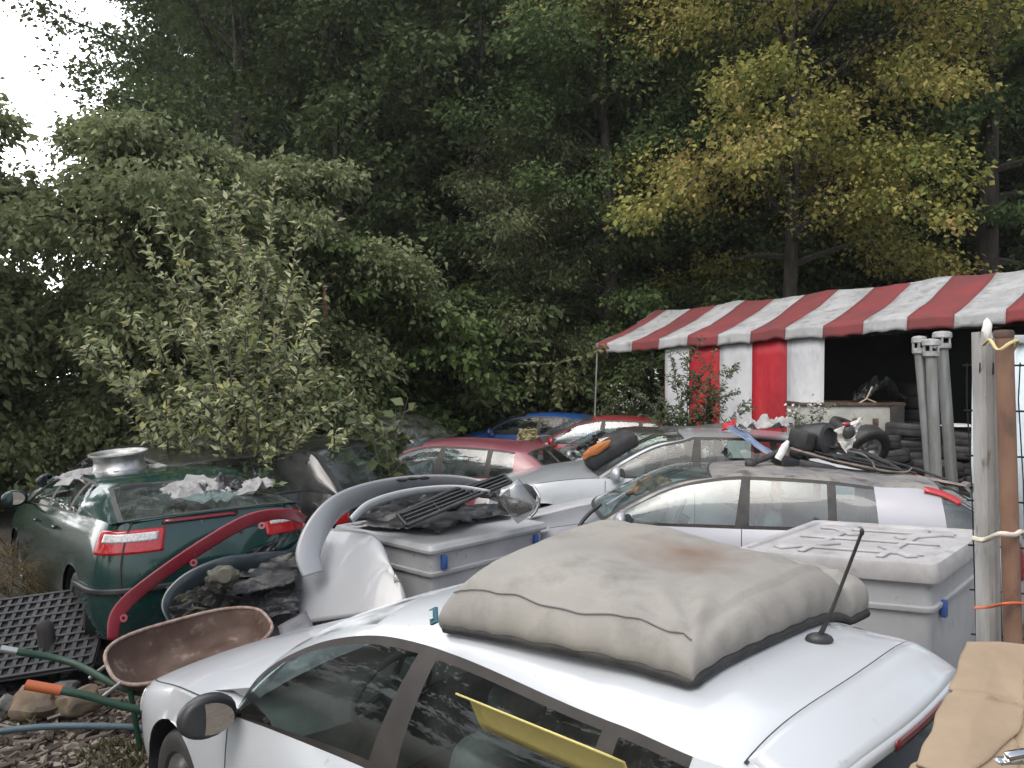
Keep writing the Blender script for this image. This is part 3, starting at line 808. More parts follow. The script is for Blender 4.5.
WM = Matrix.Translation(WLOC) @ Matrix.Rotation(WTH, 4, 'Z')
def wl(u, y, z): return WM @ Vector((WHITE['L'] / 2 - u, y, z))
bagc = [(2.38, .55), (3.30, .42), (3.33, -.70), (2.30, -.60)]     # front near, back near, back far, front far
def roof_z(u, y):
    # height of the white roof under the bag
    k = min(max((u - 2.05) / 1.55, 0), 1)
    z0 = 1.375
    r = min(abs(y) / .60, 1)
    return z0 + (.125 - .05 * max(0, (u - 3.1) / .45)) * (1 - r ** 4.2)
def bag_pt(a, b, h):
    c = [Vector((*p, 0)) for p in bagc]
    p = c[0].lerp(c[1], a).lerp(c[3].lerp(c[2], a), b)
    return p
SA = sorted(set([round(.5 - .5 * math.cos(math.pi * i / 64), 5) for i in range(65)]))
def bagsurf(a, b):
    # edges swell and walls drop steeply
    ea, eb = abs(2 * a - 1), abs(2 * b - 1)
    e = (max(1 - ea ** 26, 0) ** .34) * (max(1 - eb ** 26, 0) ** .34)
    p = bag_pt(a, b, 0)
    n1 = mnoise.noise(Vector((a * 3.1, b * 3.3, 1.7))); n2 = mnoise.noise(Vector((a * 9, b * 5, 4.2)))
    T = .108 + .02 * math.sin(math.pi * a) * math.sin(math.pi * b) + .085 * b * (1 - .35 * a) + .014 * n1
    # dip in the middle, sag along the front edge
    d = math.hypot(a - .62, b - .55); T -= .03 * math.exp(-(d / .22) ** 2)
    # folds running out of the near back corner and the far end
    dc = math.hypot(a - 1, b); ang = math.atan2(b, 1 - a)
    T += .014 * math.sin(ang * 13 + 1.5 * n1) * math.exp(-(dc / .35) ** 2) * min(1, dc * 5)
    d2 = math.hypot(a - 1, b - 1); ang2 = math.atan2(1 - b, 1 - a)
    T += .014 * math.sin(ang2 * 10) * math.exp(-(d2 / .35) ** 2) * min(1, d2 * 5)
    T -= .035 * math.exp(-((b - .86) / .07) ** 2) * max(0, a - .6) / .4      # the tuck near the far end
    T += .003 * n2 + .012 * abs(mnoise.noise(Vector((a * 4.2 + b * 2, b * 3 - a, 9)))) + .006 * abs(mnoise.noise(Vector((a * 11 - b * 6, b * 8, 2))))
    # the walls bulge outwards and crease
    bulge = .03 * (1 - (2 * e - 1) ** 2)
    q = p.copy()
    cx = (sum(Vector((*c, 0)) for c in bagc) / 4) if False else bag_pt(.5, .5, 0)
    out = (p - cx).normalized()
    crease = .012 * math.sin((a + 1.3 * b) * 46 + 4 * n1) * math.exp(-((e - .45) / .3) ** 2)
    q += out * (bulge * .8 + crease * .45)
    base = roof_z(q.x, q.y) + .012
    if abs(q.y) > .55: base = max(base, 1.40 + .02)
    return Vector((q.x, q.y, base + e * T + (.012 if e > .98 else 0)))
bag = empty('roof_bag', wl(2.9, -.1, 1.5), (0, 0, WTH), 'stained grey canvas bag lying across the white car roof', 'bag')
BI = Matrix.Rotation(-WTH, 4, 'Z') @ Matrix.Translation(-wl(2.9, -.1, 1.5))
def tobag(v): return BI @ wl(*v)
mb = MB(); mb.grid(lambda a, b: tobag(bagsurf(a, b)), SA, SA)
cen = tobag(bagsurf(.60, .55))
stain(M['canvas'], cen, .24, (0.12, 0.07, 0.04), .75, 6, (1, 1, 1))
stain(M['canvas'], tobag(bagsurf(.25, .6)), .2, (0.24, 0.22, 0.18), .4, 4)
mb.build('cover', M['canvas'], bag, smooth=180)
tr = MB()
def rim(a, b):
    v = bagsurf(a, b); p = bag_pt(a, b, 0); o = (p - bag_pt(.5, .5, 0)).normalized()
    return tobag(Vector((v.x + o.x * .006, v.y + o.y * .006, v.z + .008)))
ring = [rim(a, 0) for a in lin(.02, .99, 30)] + [rim(1, b) for b in lin(.01, .99, 30)]
tr.tube(ring, .017, 8)
tr.build('zip_band', M['rubber'], bag, smooth=60)
ps = MB()
def seamline(k, n=40):
    return [tobag(bagsurf(a, .035 + .006 * math.sin(a * 9)) + Vector((0, .004, .004))) for a in lin(.03, .97, n)]
ps.tube(seamline(0), .0028, 5); ps.build('seam', mat('seam_piping', (.16, .155, .15), .8), bag, smooth=60)
tg = MB()
tp = at(434, 616, 2.44)
tp = BI @ tp
tg.box(tp, (.035, .012, .05), rotm(.3, .5, 0), .002)
tl_ = tg.build('label_tag', mat('label_tag', (.035, .12, .16), .6), bag, smooth=0)
tw = MB(); tw.box(tp + Vector((.004, .009, .004)), (.018, .004, .026), rotm(.3, .5, 0)); tw.build('label_print', mat('label_print', (.5, .55, .55), .6), tl_, smooth=0)

# aerial on the white roof
am = MB(); ab = wl(3.40, -.15, roof_z(3.40, -.15)); 
am.ball(ab + Vector((0, 0, .012)), (.045, .03, .022), n=2)
aer = am.build('aerial_base', M['plastic'], None, smooth=60)
aer.parent = wc; aer.matrix_parent_inverse = WM.inverted()
am = MB(); tip = at(862, 532, (ab - Vector((0, 0, 0))).y - .10)
am.tube([ab + Vector((0, 0, .02)), ab.lerp(tip, .25), tip], [.009, .006, .005], 8); am.ball(tip, (.007, .007, .012))
o = am.build('aerial_rod', M['rubber'], None, smooth=60); o.parent = aer
# flaking patch of lacquer on the roof
fl = MB()
pc = (3.37, -.40)
for i, (du, dy, r) in enumerate([(0, 0, .06), (.03, .035, .045), (-.02, -.05, .035), (.0, -.10, .035), (-.035, .02, .03), (-.01, -.14, .012), (.02, -.15, .008)]):
    n = 16; V = []
    for k in range(n):
        a = 2 * math.pi * k / n; rr = r * (1 + .35 * mnoise.noise(Vector((math.cos(a) * 2, math.sin(a) * 2, i * 3.3))))
        u, y = pc[0] + du + rr * math.cos(a) * .8, pc[1] + dy + rr * math.sin(a)
        V.append(wl(u, y, roof_z(u, y) + .0025 + i * .0004))
    fl.add(V, [tuple(range(n))])
o = fl.build('flaked_lacquer', mat('flaked_lacquer', (.36, .37, .37), .8, c2=(.22, .23, .23), nscale=60, lo=.45, hi=.55), None, smooth=0); o.parent = wc; o.matrix_parent_inverse = WM.inverted()
# yellow trough inside the white car, seen through the rear door window
yt = MB()
ya, yb_ = at(464, 702, 2.28), at(618, 766, 1.84)
ax = (yb_ - ya); sd_ = Vector((-ax.y, ax.x, 0)).normalized()
sdn = Vector((.35, .25, -.6)).normalized()
prof = [(0.0, 0.0), (.035, .03), (.10, .10), (.115, .10)]
pts = []
yt.grid(lambda t, k: ya.lerp(yb_, t) + sd_ * [-.02, .015, .035, .045][k] * 1.6 + Vector((0, 0, [.035, .0, -.07, -.10][k])), lin(0, 1, 12), range(4))
tag(yt.build('plastic_trough', mat('yellow_plastic', (.55, .46, .14), .5, c2=(.45, .38, .13), nscale=6), None, smooth=30, solid=.006, origin=ya), 'long yellow plastic trough inside the white hatchback, behind its rear door window', 'trough')

# ------------------------------------------------------------------ big plastic crates
M['crate'] = mat('crate_plastic', (0.34, 0.345, 0.36), 0.5, c2=(0.25, 0.255, 0.265), nscale=2.5, lo=.4, hi=.75, c3=(.22, .22, .22), n3=11, lo3=.62, hi3=.72, rough2=.65, bump=.04)
M['crate_lid'] = mat('crate_lid_plastic', (0.36, 0.355, 0.36), 0.55, c2=(0.25, 0.24, 0.24), nscale=3.5, lo=.4, hi=.7, c3=(.20, .18, .17), n3=7, lo3=.62, hi3=.74, rough2=.7, bump=.05)
M['clip_blue'] = mat('blue_clip', (.03, .08, .26), .45)
def poly_off(P, d):
    n = len(P); out = []
    c = sum((Vector(p[:2]).to_3d() for p in P), Vector()) / n
    for p in P:
        q = Vector((p[0], p[1], 0)); k = (q - c); out.append(q + k.normalized() * d)
    return out
def round_poly(P, r, n=5):
    P = [Vector((p[0], p[1], 0)) for p in P]; m = len(P); out = []
    for i in range(m):
        a, b, c = P[i - 1], P[i], P[(i + 1) % m]
        d1, d2 = (a - b).normalized(), (c - b).normalized()
        p1, p2 = b + d1 * r, b + d2 * r
        for k in range(n + 1):
            t = k / n
            out.append(p1 * (1 - t) ** 2 + b * 2 * t * (1 - t) + p2 * t * t)
    return out
def ring_stack(P, levels, r=.06):
    """closed walls from (offset, z) levels; caps both ends"""
    mb = MB(); n = None
    V = []
    for d, z in levels:
        Q = round_poly(poly_off(P, d), r)
        n = len(Q); V += [Vector((q.x, q.y, z)) for q in Q]
    F = [(i * n + k, i * n + (k + 1) % n, (i + 1) * n + (k + 1) % n, (i + 1) * n + k) for i in range(len(levels) - 1) for k in range(n)]
    F.append(tuple(range(n))[::-1]); F.append(tuple((len(levels) - 1) * n + k for k in range(n)))
    return mb.add(V, F)
def crate(P, H, label, lidh, lid_ribs, clips, low=.05, lm='crate_lid'):
    c = sum((Vector((p[0], p[1], 0)) for p in P), Vector()) / len(P)
    root = empty('plastic_crate', c, (0, 0, 0), label, 'crate')
    L = [(p[0] - c.x, p[1] - c.y) for p in P]
    z1 = H - lidh
    b = ring_stack(L, [(-.07, low), (-.06, low + .04), (-.045, z1 * .5), (-.035, z1 - .19), (-.005, z1 - .185), (0, z1 - .17), (0, z1 - .155), (-.03, z1 - .15), (-.028, z1 - .02), (-.028, z1)])
    b.build('tub', M['crate'], root, smooth=30)
    l = ring_stack(L, [(-.01, z1 + .003), (.025, z1 + .006), (.03, z1 + .03), (.018, H - .02), (.008, H - .004), (-.02, H), (-.07, H), (-.085, H - .018), (-.3, H - .016)])
    lo = l.build('lid', M[lm], root, smooth=30)
    for a, bb, w, h in lid_ribs:
        a, bb = Vector((*a, H)) - Vector((c.x, c.y, 0)), Vector((*bb, H)) - Vector((c.x, c.y, 0))
        d = bb - a
        r = MB(); r.box((a + bb) / 2 + Vector((0, 0, -.008)), (d.length, w, h), rotm(0, 0, math.atan2(d.y, d.x)), .012)
        r.build('lid_rib', M['crate_lid'], lo, smooth=40)
    for p, ang, z in clips:
        k = MB(); p = Vector((p[0] - c.x, p[1] - c.y, z))
        k.box(p, (.05, .035, .11), rotm(0, 0, ang), .006)
        k.build('clip', M['clip_blue'], root, smooth=40)
    return root, c
# crate heaped with scrap, behind the white bonnet
TZ = .95
ca, cb, cc_ = onz(431, 546, TZ), onz(546, 522, TZ), onz(335, 525, TZ)
dR, dL = (cb - ca), (cc_ - ca)
P1 = [ca, cb, cb + dL, cc_]
def along(a, b, t, off=0):
    d = (b - a).normalized(); o = Vector((d.y, -d.x, 0))
    return a.lerp(b, t) + o * off
angR = math.atan2(dR.y, dR.x)
crate(P1, TZ, 'pale grey plastic crate heaped with car scrap behind the white bonnet', .07, [], [(along(ca, cb, .10, .0), angR, TZ - .15), (along(ca, cb, .9, .0), angR, TZ - .15)], lm='crate')
# crate with a moulded lid beside the fence
T2 = 1.12
A_ = onz(935, 564, T2)
P2 = [A_, A_ + Vector((.68, .73, 0)) * 1.4, A_ + Vector((.68, .73, 0)) * 1.4 + Vector((-.94, .34, 0)) * 1.2, A_ + Vector((-.94, .34, 0)) * 1.2]
b2 = lambda s, t: (P2[0] + (P2[1] - P2[0]) * s + (P2[3] - P2[0]) * t)
ribs = [(b2(s, .12)[:2], b2(s, .88)[:2], .05, .02) for s in (.22, .5, .78)] + [(b2(.1, t)[:2], b2(.9, t)[:2], .05, .018) for t in (.3, .7)]
ribs += [(b2(.15, .15)[:2], b2(.38, .38)[:2], .09, .022), (b2(.62, .62)[:2], b2(.85, .85)[:2], .09, .022), (b2(.15, .85)[:2], b2(.38, .62)[:2], .09, .022), (b2(.62, .38)[:2], b2(.85, .15)[:2], .09, .022)]
crate(P2, T2, 'pale grey plastic crate with a dirty moulded lid beside the fence post', .13, ribs, [(along(P2[0], P2[1], .16, .0), math.atan2(.73, .68), T2 - .33)])

# ------------------------------------------------------------------ bumpers, bonnet panel and scrap
def strip_part(path, prof, thick):
    """open cross-section (out, up) swept along a path of (point, out vector)"""
    mb = MB()
    mb.grid(lambda i, k: path[i][0] + path[i][1] * prof(i / (len(path) - 1))[k][0] + path[i][2] * prof(i / (len(path) - 1))[k][1], range(len(path)), range(len(prof(0))))
    return mb
def sweep(points, ups, w0, w1, depth, n=10, curl=.5):
    """bumper-like shell: follows points; its width runs along `ups`, curling away by depth"""
    P = smooth_path(points, n); U = smooth_path(ups, n); m = len(P)
    rows = []
    for i in range(m):
        t = (P[min(i + 1, m - 1)] - P[max(i - 1, 0)]).normalized()
        u = (U[i] - t * U[i].dot(t)).normalized()
        o = t.cross(u)
        s = i / (m - 1); w = w0 + (w1 - w0) * (math.sin(math.pi * s) ** .6)
        row = []
        for k in range(9):
            a = (k / 8 - .5) * math.pi * curl * 2
            row.append(P[i] + u * math.sin(a) * w + o * (math.cos(a) - 1) * depth)
        rows.append(row)
    mb = MB(); mb.grid(lambda i, k: rows[i][k], range(m), range(9))
    return mb, rows
# pile of torn black plastic between the crate and the green car: the bed on which the bumpers lie
hp = MB()
hc = Vector((-2.15, 6.05, 0))
def heap(a, r):
    p = Vector((math.cos(a) * r * .95, math.sin(a) * r * .7, 0))
    z = .55 * (1 - (r / 1.0) ** 2) + .16 * mnoise.noise(p * 2.6) + .07 * mnoise.noise(p * 7) + .05 * abs(mnoise.noise(p * 5))
    return hc + p + Vector((0, 0, max(z, -.02)))
hp.grid(heap, lin(0, 2 * math.pi, 60), lin(0.001, 1, 26))
tag(hp.build('torn_plastic', mat('torn_black_plastic', (.02, .02, .022), .45, c2=(.06, .06, .062), nscale=4, bump=.3, bscale=14, bdist=.05), None, smooth=25, origin=hc), 'heap of torn black plastic sheets under the bumpers', 'scrap', kind='stuff')
rs = [at(112, 640, 5.35), at(119, 612, 5.4), at(150, 583, 5.5), at(205, 545, 5.75), at(250, 520, 5.95), at(285, 514, 6.1), at(305, 520, 6.3)]
mb, rows = sweep(rs, [Vector((-.45, -.35, .8))] * 2 + [Vector((-.15, -.5, .85))] * 3 + [Vector((0, -.55, .85))] * 2, .055, .10, .02, 8, .2)
rb = mb.build('bumper', M['bumper_red'], None, smooth=60, solid=.006, origin=rs[0])
tag(rb, 'dusty red bumper cover arching over the scrap heap', 'bumper')
tb = MB()
P = smooth_path([p + Vector((.05, .05, -.10)) for p in rs], 8)
for i in (9, 22, 34):
    tb.lathe([(.012, -.004), (.028, -.004), (.028, .004), (.012, .004), (.012, -.004)], Matrix.Translation(P[i] + Vector((-.03, -.06, .035))) @ Matrix.Rotation(1.3, 4, 'X'), 14)
    tb.build('fixing_lug', M['bumper_red'], None, smooth=40, origin=(0, 0, 0))
    o = bpy.context.scene.objects[-1]; 
    o.parent = rb; o.matrix_parent_inverse = Matrix.Translation(-rs[0]); tb = MB()
# slate front bumper inside it
ds = [at(178, 632, 5.45), at(172, 606, 5.5), at(190, 585, 5.6), at(225, 570, 5.75), at(262, 565, 5.95), at(292, 560, 6.2), at(305, 545, 6.45)]
mb, rows = sweep(ds, [Vector((-.2, -.45, .85))] * 7, .07, .11, .05, 8, .34)
db = mb.build('bumper', M['navy'], None, smooth=60, solid=.006, origin=ds[0])
tag(db, 'slate blue bumper shell nested under the red one', 'bumper')
ds2 = [p + Vector((.04, -.08, -.17)) for p in ds[2:]]
mb, rows = sweep(ds2, [Vector((-.1, -.5, .8))] * 5, .03, .05, .04, 8, .46)
lp = mb.build('lip', M['navy'], db, smooth=60, solid=.005, origin=ds[0])
lp.location = (0, 0, 0)
def crumple(pts, n, amp, seed, dz=0):
    """a buckled sheet spanned by four corners"""
    a, b, c, d = [Vector(p) for p in pts]
    nn = ((b - a).cross(d - a)).normalized()
    mb = MB()
    def f(s, t):
        p = a.lerp(b, s).lerp(d.lerp(c, s), t)
        q = Vector((s * 3.1 + seed * 5.1, t * 2.7, seed))
        return p + nn * amp * (mnoise.noise(q) + .6 * abs(mnoise.noise(q * 2.3)) + .3 * mnoise.noise(q * 5)) + Vector((mnoise.noise(q * 2 + Vector((9, 0, 0))), mnoise.noise(q * 2 + Vector((0, 9, 0))), 0)) * amp * .4
    mb.grid(f, lin(0, 1, n), lin(0, 1, n))
    return mb
def scrap(pts, mt, amp, seed, label, cat, name, n=18, thick=.004, parent=None, smooth=30):
    o = crumple(pts, n, amp, seed).build(name, mt, parent, smooth=smooth, solid=thick, origin=pts[0] if parent is None else None)
    if parent is None: tag(o, label, cat)
    return o
scrap([at(165, 622, 5.42), at(240, 604, 5.58), at(235, 572, 5.75), at(172, 590, 5.6)], mat('mossy_plastic', (.022, .023, .022), .7, c2=(.06, .056, .03), nscale=9, lo=.5, hi=.62, bump=.4, bscale=20, bdist=.04), .13, 3, 'mossy wheel arch liner lying inside the slate bumper', 'car part', 'arch_liner', 26)
scrap([at(225, 598, 5.5), at(298, 584, 5.7), at(298, 570, 5.9), at(230, 580, 5.7)], M['liner'], .05, 5, 'long black undertray under the slate bumper', 'car part', 'undertray', 20)
scrap([at(225, 622, 5.62), at(298, 614, 5.66), at(300, 588, 5.85), at(235, 590, 5.75)], mat('grey_sheet', (.025, .026, .028), .6, c2=(.06, .06, .063), nscale=5), .08, 8, 'crumpled dark sheet of plastic right of the wheelbarrow', 'sheet', 'plastic_sheet', 22)
scrap([at(282, 640, 5.25), at(314, 628, 5.4), at(306, 612, 5.6), at(278, 628, 5.45)], mat('slate_board', (.15, .155, .165), .6, c2=(.09, .09, .10), nscale=4), .012, 11, 'flat grey board lying beside the white bonnet', 'board', 'board', 8, .02)
scrap([at(122, 640, 5.75), at(225, 606, 5.85), at(225, 588, 6.0), at(124, 618, 5.9)], M['navy'], .03, 14, 'dull blue grey panel lying beneath the red bumper end', 'car part', 'body_panel', 14, .006)
ml_ = MB()
mc = at(222, 577, 5.5)
ml_.ball(mc, (.12, .09, .08), 3, .35, 2.2, 3); ml_.lathe([(.001, 0), (.05, 0), (.06, -.02), (.065, -.06)], Matrix.Translation(mc + Vector((.06, -.12, .04))) @ Matrix.Rotation(1.5, 4, 'X'), 20)
tag(ml_.build('headlamp_unit', mat('dusty_lamp', (.035, .035, .03), .6, c2=(.09, .085, .06), nscale=10, bump=.2), None, smooth=40, origin=mc), 'dusty round lamp unit lying on the mossy liner', 'car part')

scrap([at(128, 634, 5.75), at(228, 560, 5.95), at(286, 536, 6.2), at(240, 606, 5.9)], M['plastic'], .10, 61, 'black inner panel hanging beneath the red bumper arch', 'car part', 'inner_panel', 28)
scrap([at(205, 585, 5.62), at(300, 572, 5.9), at(300, 556, 6.1), at(215, 566, 5.9)], M['plastic'], .06, 63, 'black strip with torn edges on top of the slate bumper', 'car part', 'plastic_strip', 22)
# leaning silver bonnet panel in front of the heaped crate
pa, pb, pc_, pd = at(286, 628, 5.75), at(408, 612, 5.6), at(398, 536, 5.95), at(308, 526, 6.35)
pa.z = max(pa.z, .1)
def bonnet(s, t):
    p = pa.lerp(pb, s).lerp(pd.lerp(pc_, s), t)
    n_ = ((pb - pa).cross(pd - pa)).normalized(); n_ = n_ if n_.y < 0 else -n_
    k = 1 - abs(2 * s - 1) ** 3
    # rounded upper right corner
    p += n_ * (.05 * k * (1 - (1 - t) ** 3 * .3) - .05 * t ** 6 - .03 * (1 if s > .72 else 0) * 0)
    if s > .6: p += (pa - pd) * .55 * ((s - .6) / .4) ** 3 * t ** 2 * .8
    return p
mb = MB(); mb.grid(bonnet, lin(0, 1, 28), lin(0, 1, 22))
pn = tag(mb.build('bonnet_panel', M['panel'], None, smooth=60, solid=.012, origin=pa), 'loose silver bonnet leaning on the scrap filled crate', 'car part')
# silver bumper arched over the crate
ss = [at(314, 574, 5.75), at(309, 552, 5.8), at(322, 524, 5.95), at(345, 503, 6.15), at(385, 490, 6.4), at(430, 485, 6.6), at(470, 487, 6.7), at(500, 497, 6.6)]
mb, rows = sweep(ss, [Vector((-.9, -.5, .2)), Vector((-.9, -.5, .25)), Vector((-.6, -.5, .6)), Vector((-.25, -.6, .75)), Vector((0, -.6, .8)), Vector((.05, -.6, .8)), Vector((.1, -.6, .8)), Vector((.3, -.6, .7))], .10, .13, .05, 10, .30)
sb = mb.build('bumper', M['panel'], None, smooth=60, solid=.006, origin=ss[0])
tag(sb, 'silver bumper cover curving over the heaped crate', 'bumper')
ic = MB()
for i, (px, py) in enumerate([(402, 480), (413, 478.5), (424, 478)]):
    c_ = at(px, py, 6.42)
    ic.ball(c_, (.05, .012, .018), n=2, rot=rotm(.5, 0, .1 * i))
ic.build('badge_hole', M['rubber'], sb, smooth=60, origin=ss[0]); bpy.context.scene.objects[-1].location = (0, 0, 0)
# inner lip strip of the silver bumper
si = [at(352, 521, 5.95), at(372, 505, 6.1), at(410, 494, 6.3), at(455, 490, 6.4), at(490, 494, 6.4)]
mb, rows = sweep(si, [Vector((-.3, -.6, .7))] * 5, .03, .045, .03, 8, .4)
o = mb.build('inner_lip', M['silver'], sb, smooth=60, solid=.005, origin=ss[0]); o.location = (0, 0, 0)
# contents of the crate
zt = TZ + .02
scrap([onz(352, 526, zt), onz(440, 532, zt), onz(505, 508, zt + .04), onz(415, 500, zt + .06)], M['plastic'], .07, 21, 'black undertray lying flat on the heaped crate', 'car part', 'undertray', 26)
scrap([onz(385, 512, zt + .08), onz(455, 510, zt + .06), onz(470, 494, zt + .1), onz(400, 497, zt + .12)], M['liner'], .08, 23, 'grey wheel arch liner crumpled on the heaped crate', 'car part', 'arch_liner', 24)
scrap([onz(470, 520, zt + .02), onz(540, 508, zt + .03), onz(530, 500, zt + .06), onz(478, 508, zt + .06)], M['plastic'], .06, 27, 'torn black liner at the right end of the heaped crate', 'car part', 'arch_liner', 18)
scrap([at(352, 524, 6.05), at(498, 500, 6.55), at(468, 485, 6.75), at(392, 493, 6.5)], M['plastic'], .09, 29, 'black inner skin of the silver bumper, standing on the crate', 'car part', 'bumper_skin', 26)
gr = empty('radiator_grille', at(455, 505, 6.3), (0, 0, 0), 'long black radiator grille lying slantwise across the heaped crate', 'grille')
g0, g1 = at(402, 520, 6.05) - gr.location, at(508, 479, 6.6) - gr.location
gd = (g1 - g0); gn = Vector((0, -.55, .83)); gs = gd.normalized().cross(gn).normalized()
fr_ = MB()
for k in (-1, 1): fr_.tube([g0 + gs * .075 * k, g0.lerp(g1, .5) + gs * .085 * k + gn * .03, g1 + gs * .05 * k], [.016, .018, .014], 8)
fr_.tube([g0 - gs * .075, g0 + gs * .075], .016, 8); fr_.tube([g1 - gs * .05, g1 + gs * .05], .014, 8)
fr_.build('surround', M['plastic'], gr, smooth=50)
sl2 = MB()
for k in (-.6, -.1, .45): sl2.box(g0.lerp(g1, .5) + gs * .08 * k + gn * .012, (gd.length * .96, .012, .03), Matrix((gd.normalized(), gs, gn)).transposed())
for t in (.3, .62): sl2.box(g0.lerp(g1, t) + gn * .01, (.012, .14, .022), Matrix((gd.normalized(), gs, gn)).transposed())
sl2.build('grille_bars', M['plastic'], gr, smooth=0)
hl = empty('headlamp', at(518, 500, 6.35), (0, 0, 0), 'loose broken headlamp on the right corner of the heaped crate', 'car part')
h = MB(); h.ball((0, .05, 0), (.17, .13, .11), 5, .2, 2, 3, rotm(0, -.35, .2)); h.build('housing', M['liner'], hl, smooth=60)
h = MB()
def lens(s, t):
    a = (s - .5) * 2.0; b = (t - .5) * 1.5
    return Matrix.Rotation(.9, 3, 'Y') @ Vector((.21 * math.sin(b) , -.13 * math.cos(a) * math.cos(b) , .14 * math.sin(a)))
h.grid(lens, lin(0, 1, 12), lin(0, 1, 12)); h.build('lens', glass('lamp_lens', (.8, .82, .84), .12, .12), hl, smooth=60, solid=.005)
h = MB(); h.lathe([(.02, .05), (.05, .03), (.075, -.01)], Matrix.Translation((.02, -.05, .02)) @ Matrix.Rotation(-1.7, 4, 'X'), 20); h.build('reflector', M['chrome'], hl, smooth=60)
h = MB(); h.tube(smooth_path([(.12, -.08, .13), (.17, -.1, .04), (.15, -.1, -.06), (.1, -.1, -.12)], 6), .014, 8); h.build('chrome_trim', M['chrome'], hl, smooth=60)

# bits between the silver saloon and the lilac car
sp_ = empty('wing_panel', at(600, 520, 7.3), (0, 0, 0), 'torn grey wing propped between the crate and the lilac hatchback', 'car part')
q = sp_.location
crumple([at(548, 548, 6.9) - q, at(612, 520, 7.0) - q, at(606, 512, 7.3) - q, at(550, 528, 7.2) - q], 14, .03, 31).build('wing', M['greycar'], sp_, smooth=40, solid=.006)
h = MB(); h.tube(smooth_path([at(578, 548, 6.85) - q, at(579, 528, 6.85) - q, at(588, 515, 6.9) - q, at(600, 505, 7.0) - q], 6), .035, 8, flat=.5); h.build('rubber_seal', M['rubber'], sp_, smooth=60)
h = MB(); h.tube([at(606, 505, 7.0) - q, at(640, 484, 7.3) - q], .012, 6); h.build('strut', M['alloy'], sp_, smooth=60)
scrap([at(625, 497, 7.0), at(672, 486, 7.2), at(668, 477, 7.4), at(640, 480, 7.3)], mat('burnt_foam', (.05, .04, .035), .9, c2=(.22, .13, .06), nscale=9, bump=.4, bscale=30, bdist=.02), .06, 33, 'scorched brown foam lump above the lilac bonnet', 'scrap', 'foam_lump', 16, .03)
pad = empty('seat_pad', at(610, 449, 8.75), (0, 0, 0), 'black foam pad with a torn orange edge on the saloon bonnet', 'seat pad')
mb = MB(); mb.box((0, 0, 0), (.62, .4, .17), rotm(.1, -.5, .1), .05); mb.build('pad', M['inside'], pad, smooth=50)
mb = MB(); mb.ball((-.17, -.2, .02), (.17, .04, .05), 3, .4, 4, 3, rotm(0, -.5, 0)); mb.build('torn_edge', mat('orange_foam', (.36, .13, .04), .9, bump=.4), pad, smooth=60)
scrap([at(586, 462, 10.9), at(600, 440, 11), at(604, 430, 11.2), at(578, 450, 11.1)], M['plastic'], .14, 41, 'tangle of black parts on the grey hatchback bonnet', 'scrap', 'scrap_parts', 14)
scrap([at(516, 442, 13.2), at(538, 441, 13.2), at(537, 430, 13.3), at(520, 430, 13.3)], mat('tan_sack', (.22, .19, .10), .9), .1, 43, 'tan sack lying between the maroon and red cars', 'sack', 'sack', 12, .03)
# ------------------------------------------------------------------ wheelbarrow
wb = empty('wheelbarrow', onz(190, 645, .5), (0, 0, 0), 'rusty wheelbarrow with green tube handles lying beside the white bonnet', 'wheelbarrow')
q = wb.location
M['rust'] = mat('rusty_steel', (.06, .033, .025), .75, c2=(.095, .06, .046), nscale=4, lo=.4, hi=.6, c3=(.19, .15, .115), n3=9, lo3=.57, hi3=.72, bump=.2, bscale=60)
M['green_tube'] = mat('green_paint_tube', (.008, .04, .024), .5, c2=(.025, .04, .028), nscale=12, lo=.5, hi=.7)
wa, wbk = onz(108, 668, .52), onz(268, 618, .62)      # the two ends of the tray
wax = (wbk - wa); wlen = wax.length; wx = wax.normalized(); wz = Vector((.12, -.30, .95)); wz = (wz - wx * wz.dot(wx)).normalized(); wy = wz.cross(wx)
wc0 = (wa + wbk) / 2
def tray(a, k, out=0.0):
    # rounded outline, flaring walls
    dep = [0, -.015, -.06, -.14, -.19, -.20, -.20][k]; sc_ = [1, .985, .93, .82, .70, .45, .01][k]
    ca_, sa_ = math.cos(a), math.sin(a)
    ex = 2 / 3.0
    x = (abs(ca_) ** ex) * math.copysign(1, ca_) * wlen / 2 * sc_
    y = (abs(sa_) ** ex) * math.copysign(1, sa_) * .27 * (1 - .12 * ca_) * sc_
    return wc0 - q + wx * (x + (.05 if k > 2 else 0)) + wy * y + wz * (dep * (1 - .25 * ca_))
AA = [2 * math.pi * i / 48 for i in range(48)]
mb = MB(); mb.grid(tray, AA, range(7), closeA=True); tray_o = mb.build('tray', M['rust'], wb, smooth=60, solid=.006)
mb = MB(); rim_ = [tray(a, 0) for a in AA]; mb.tube(rim_ + rim_[:2], .012, 8, caps=False); mb.build('rolled_edge', mat('worn_edge', (.26, .20, .175), .6, c2=(.16, .09, .06), nscale=20), tray_o, smooth=60)
for (p0, p1, p2, gripp, gm_) in (((8, 650, .62), (70, 662, .5), (150, 694, .36), 0, None), ((34, 686, .62), (80, 694, .55), (165, 712, .36), 1, 1)):
    H = smooth_path([onz(*p0) - q, onz(*p1) - q, onz(*p2) - q, onz(p2[0] + 120, p2[1] - 14, .22) - q], 8)
    mb = MB(); mb.tube(H, .022, 10); h = mb.build('handle_tube', M['green_tube'], wb, smooth=60)
    d = (H[1] - H[0]).normalized()
    mb = MB(); mb.tube([H[0] - d * .04, H[0] + d * (.14 if gm_ else .05)], .0275 if gm_ else .0235, 12)
    mb.build('grip', mat('orange_grip', (.33, .075, .02), .6) if gm_ else mat('bare_steel', (.35, .36, .36), .4, .8), h, smooth=40)
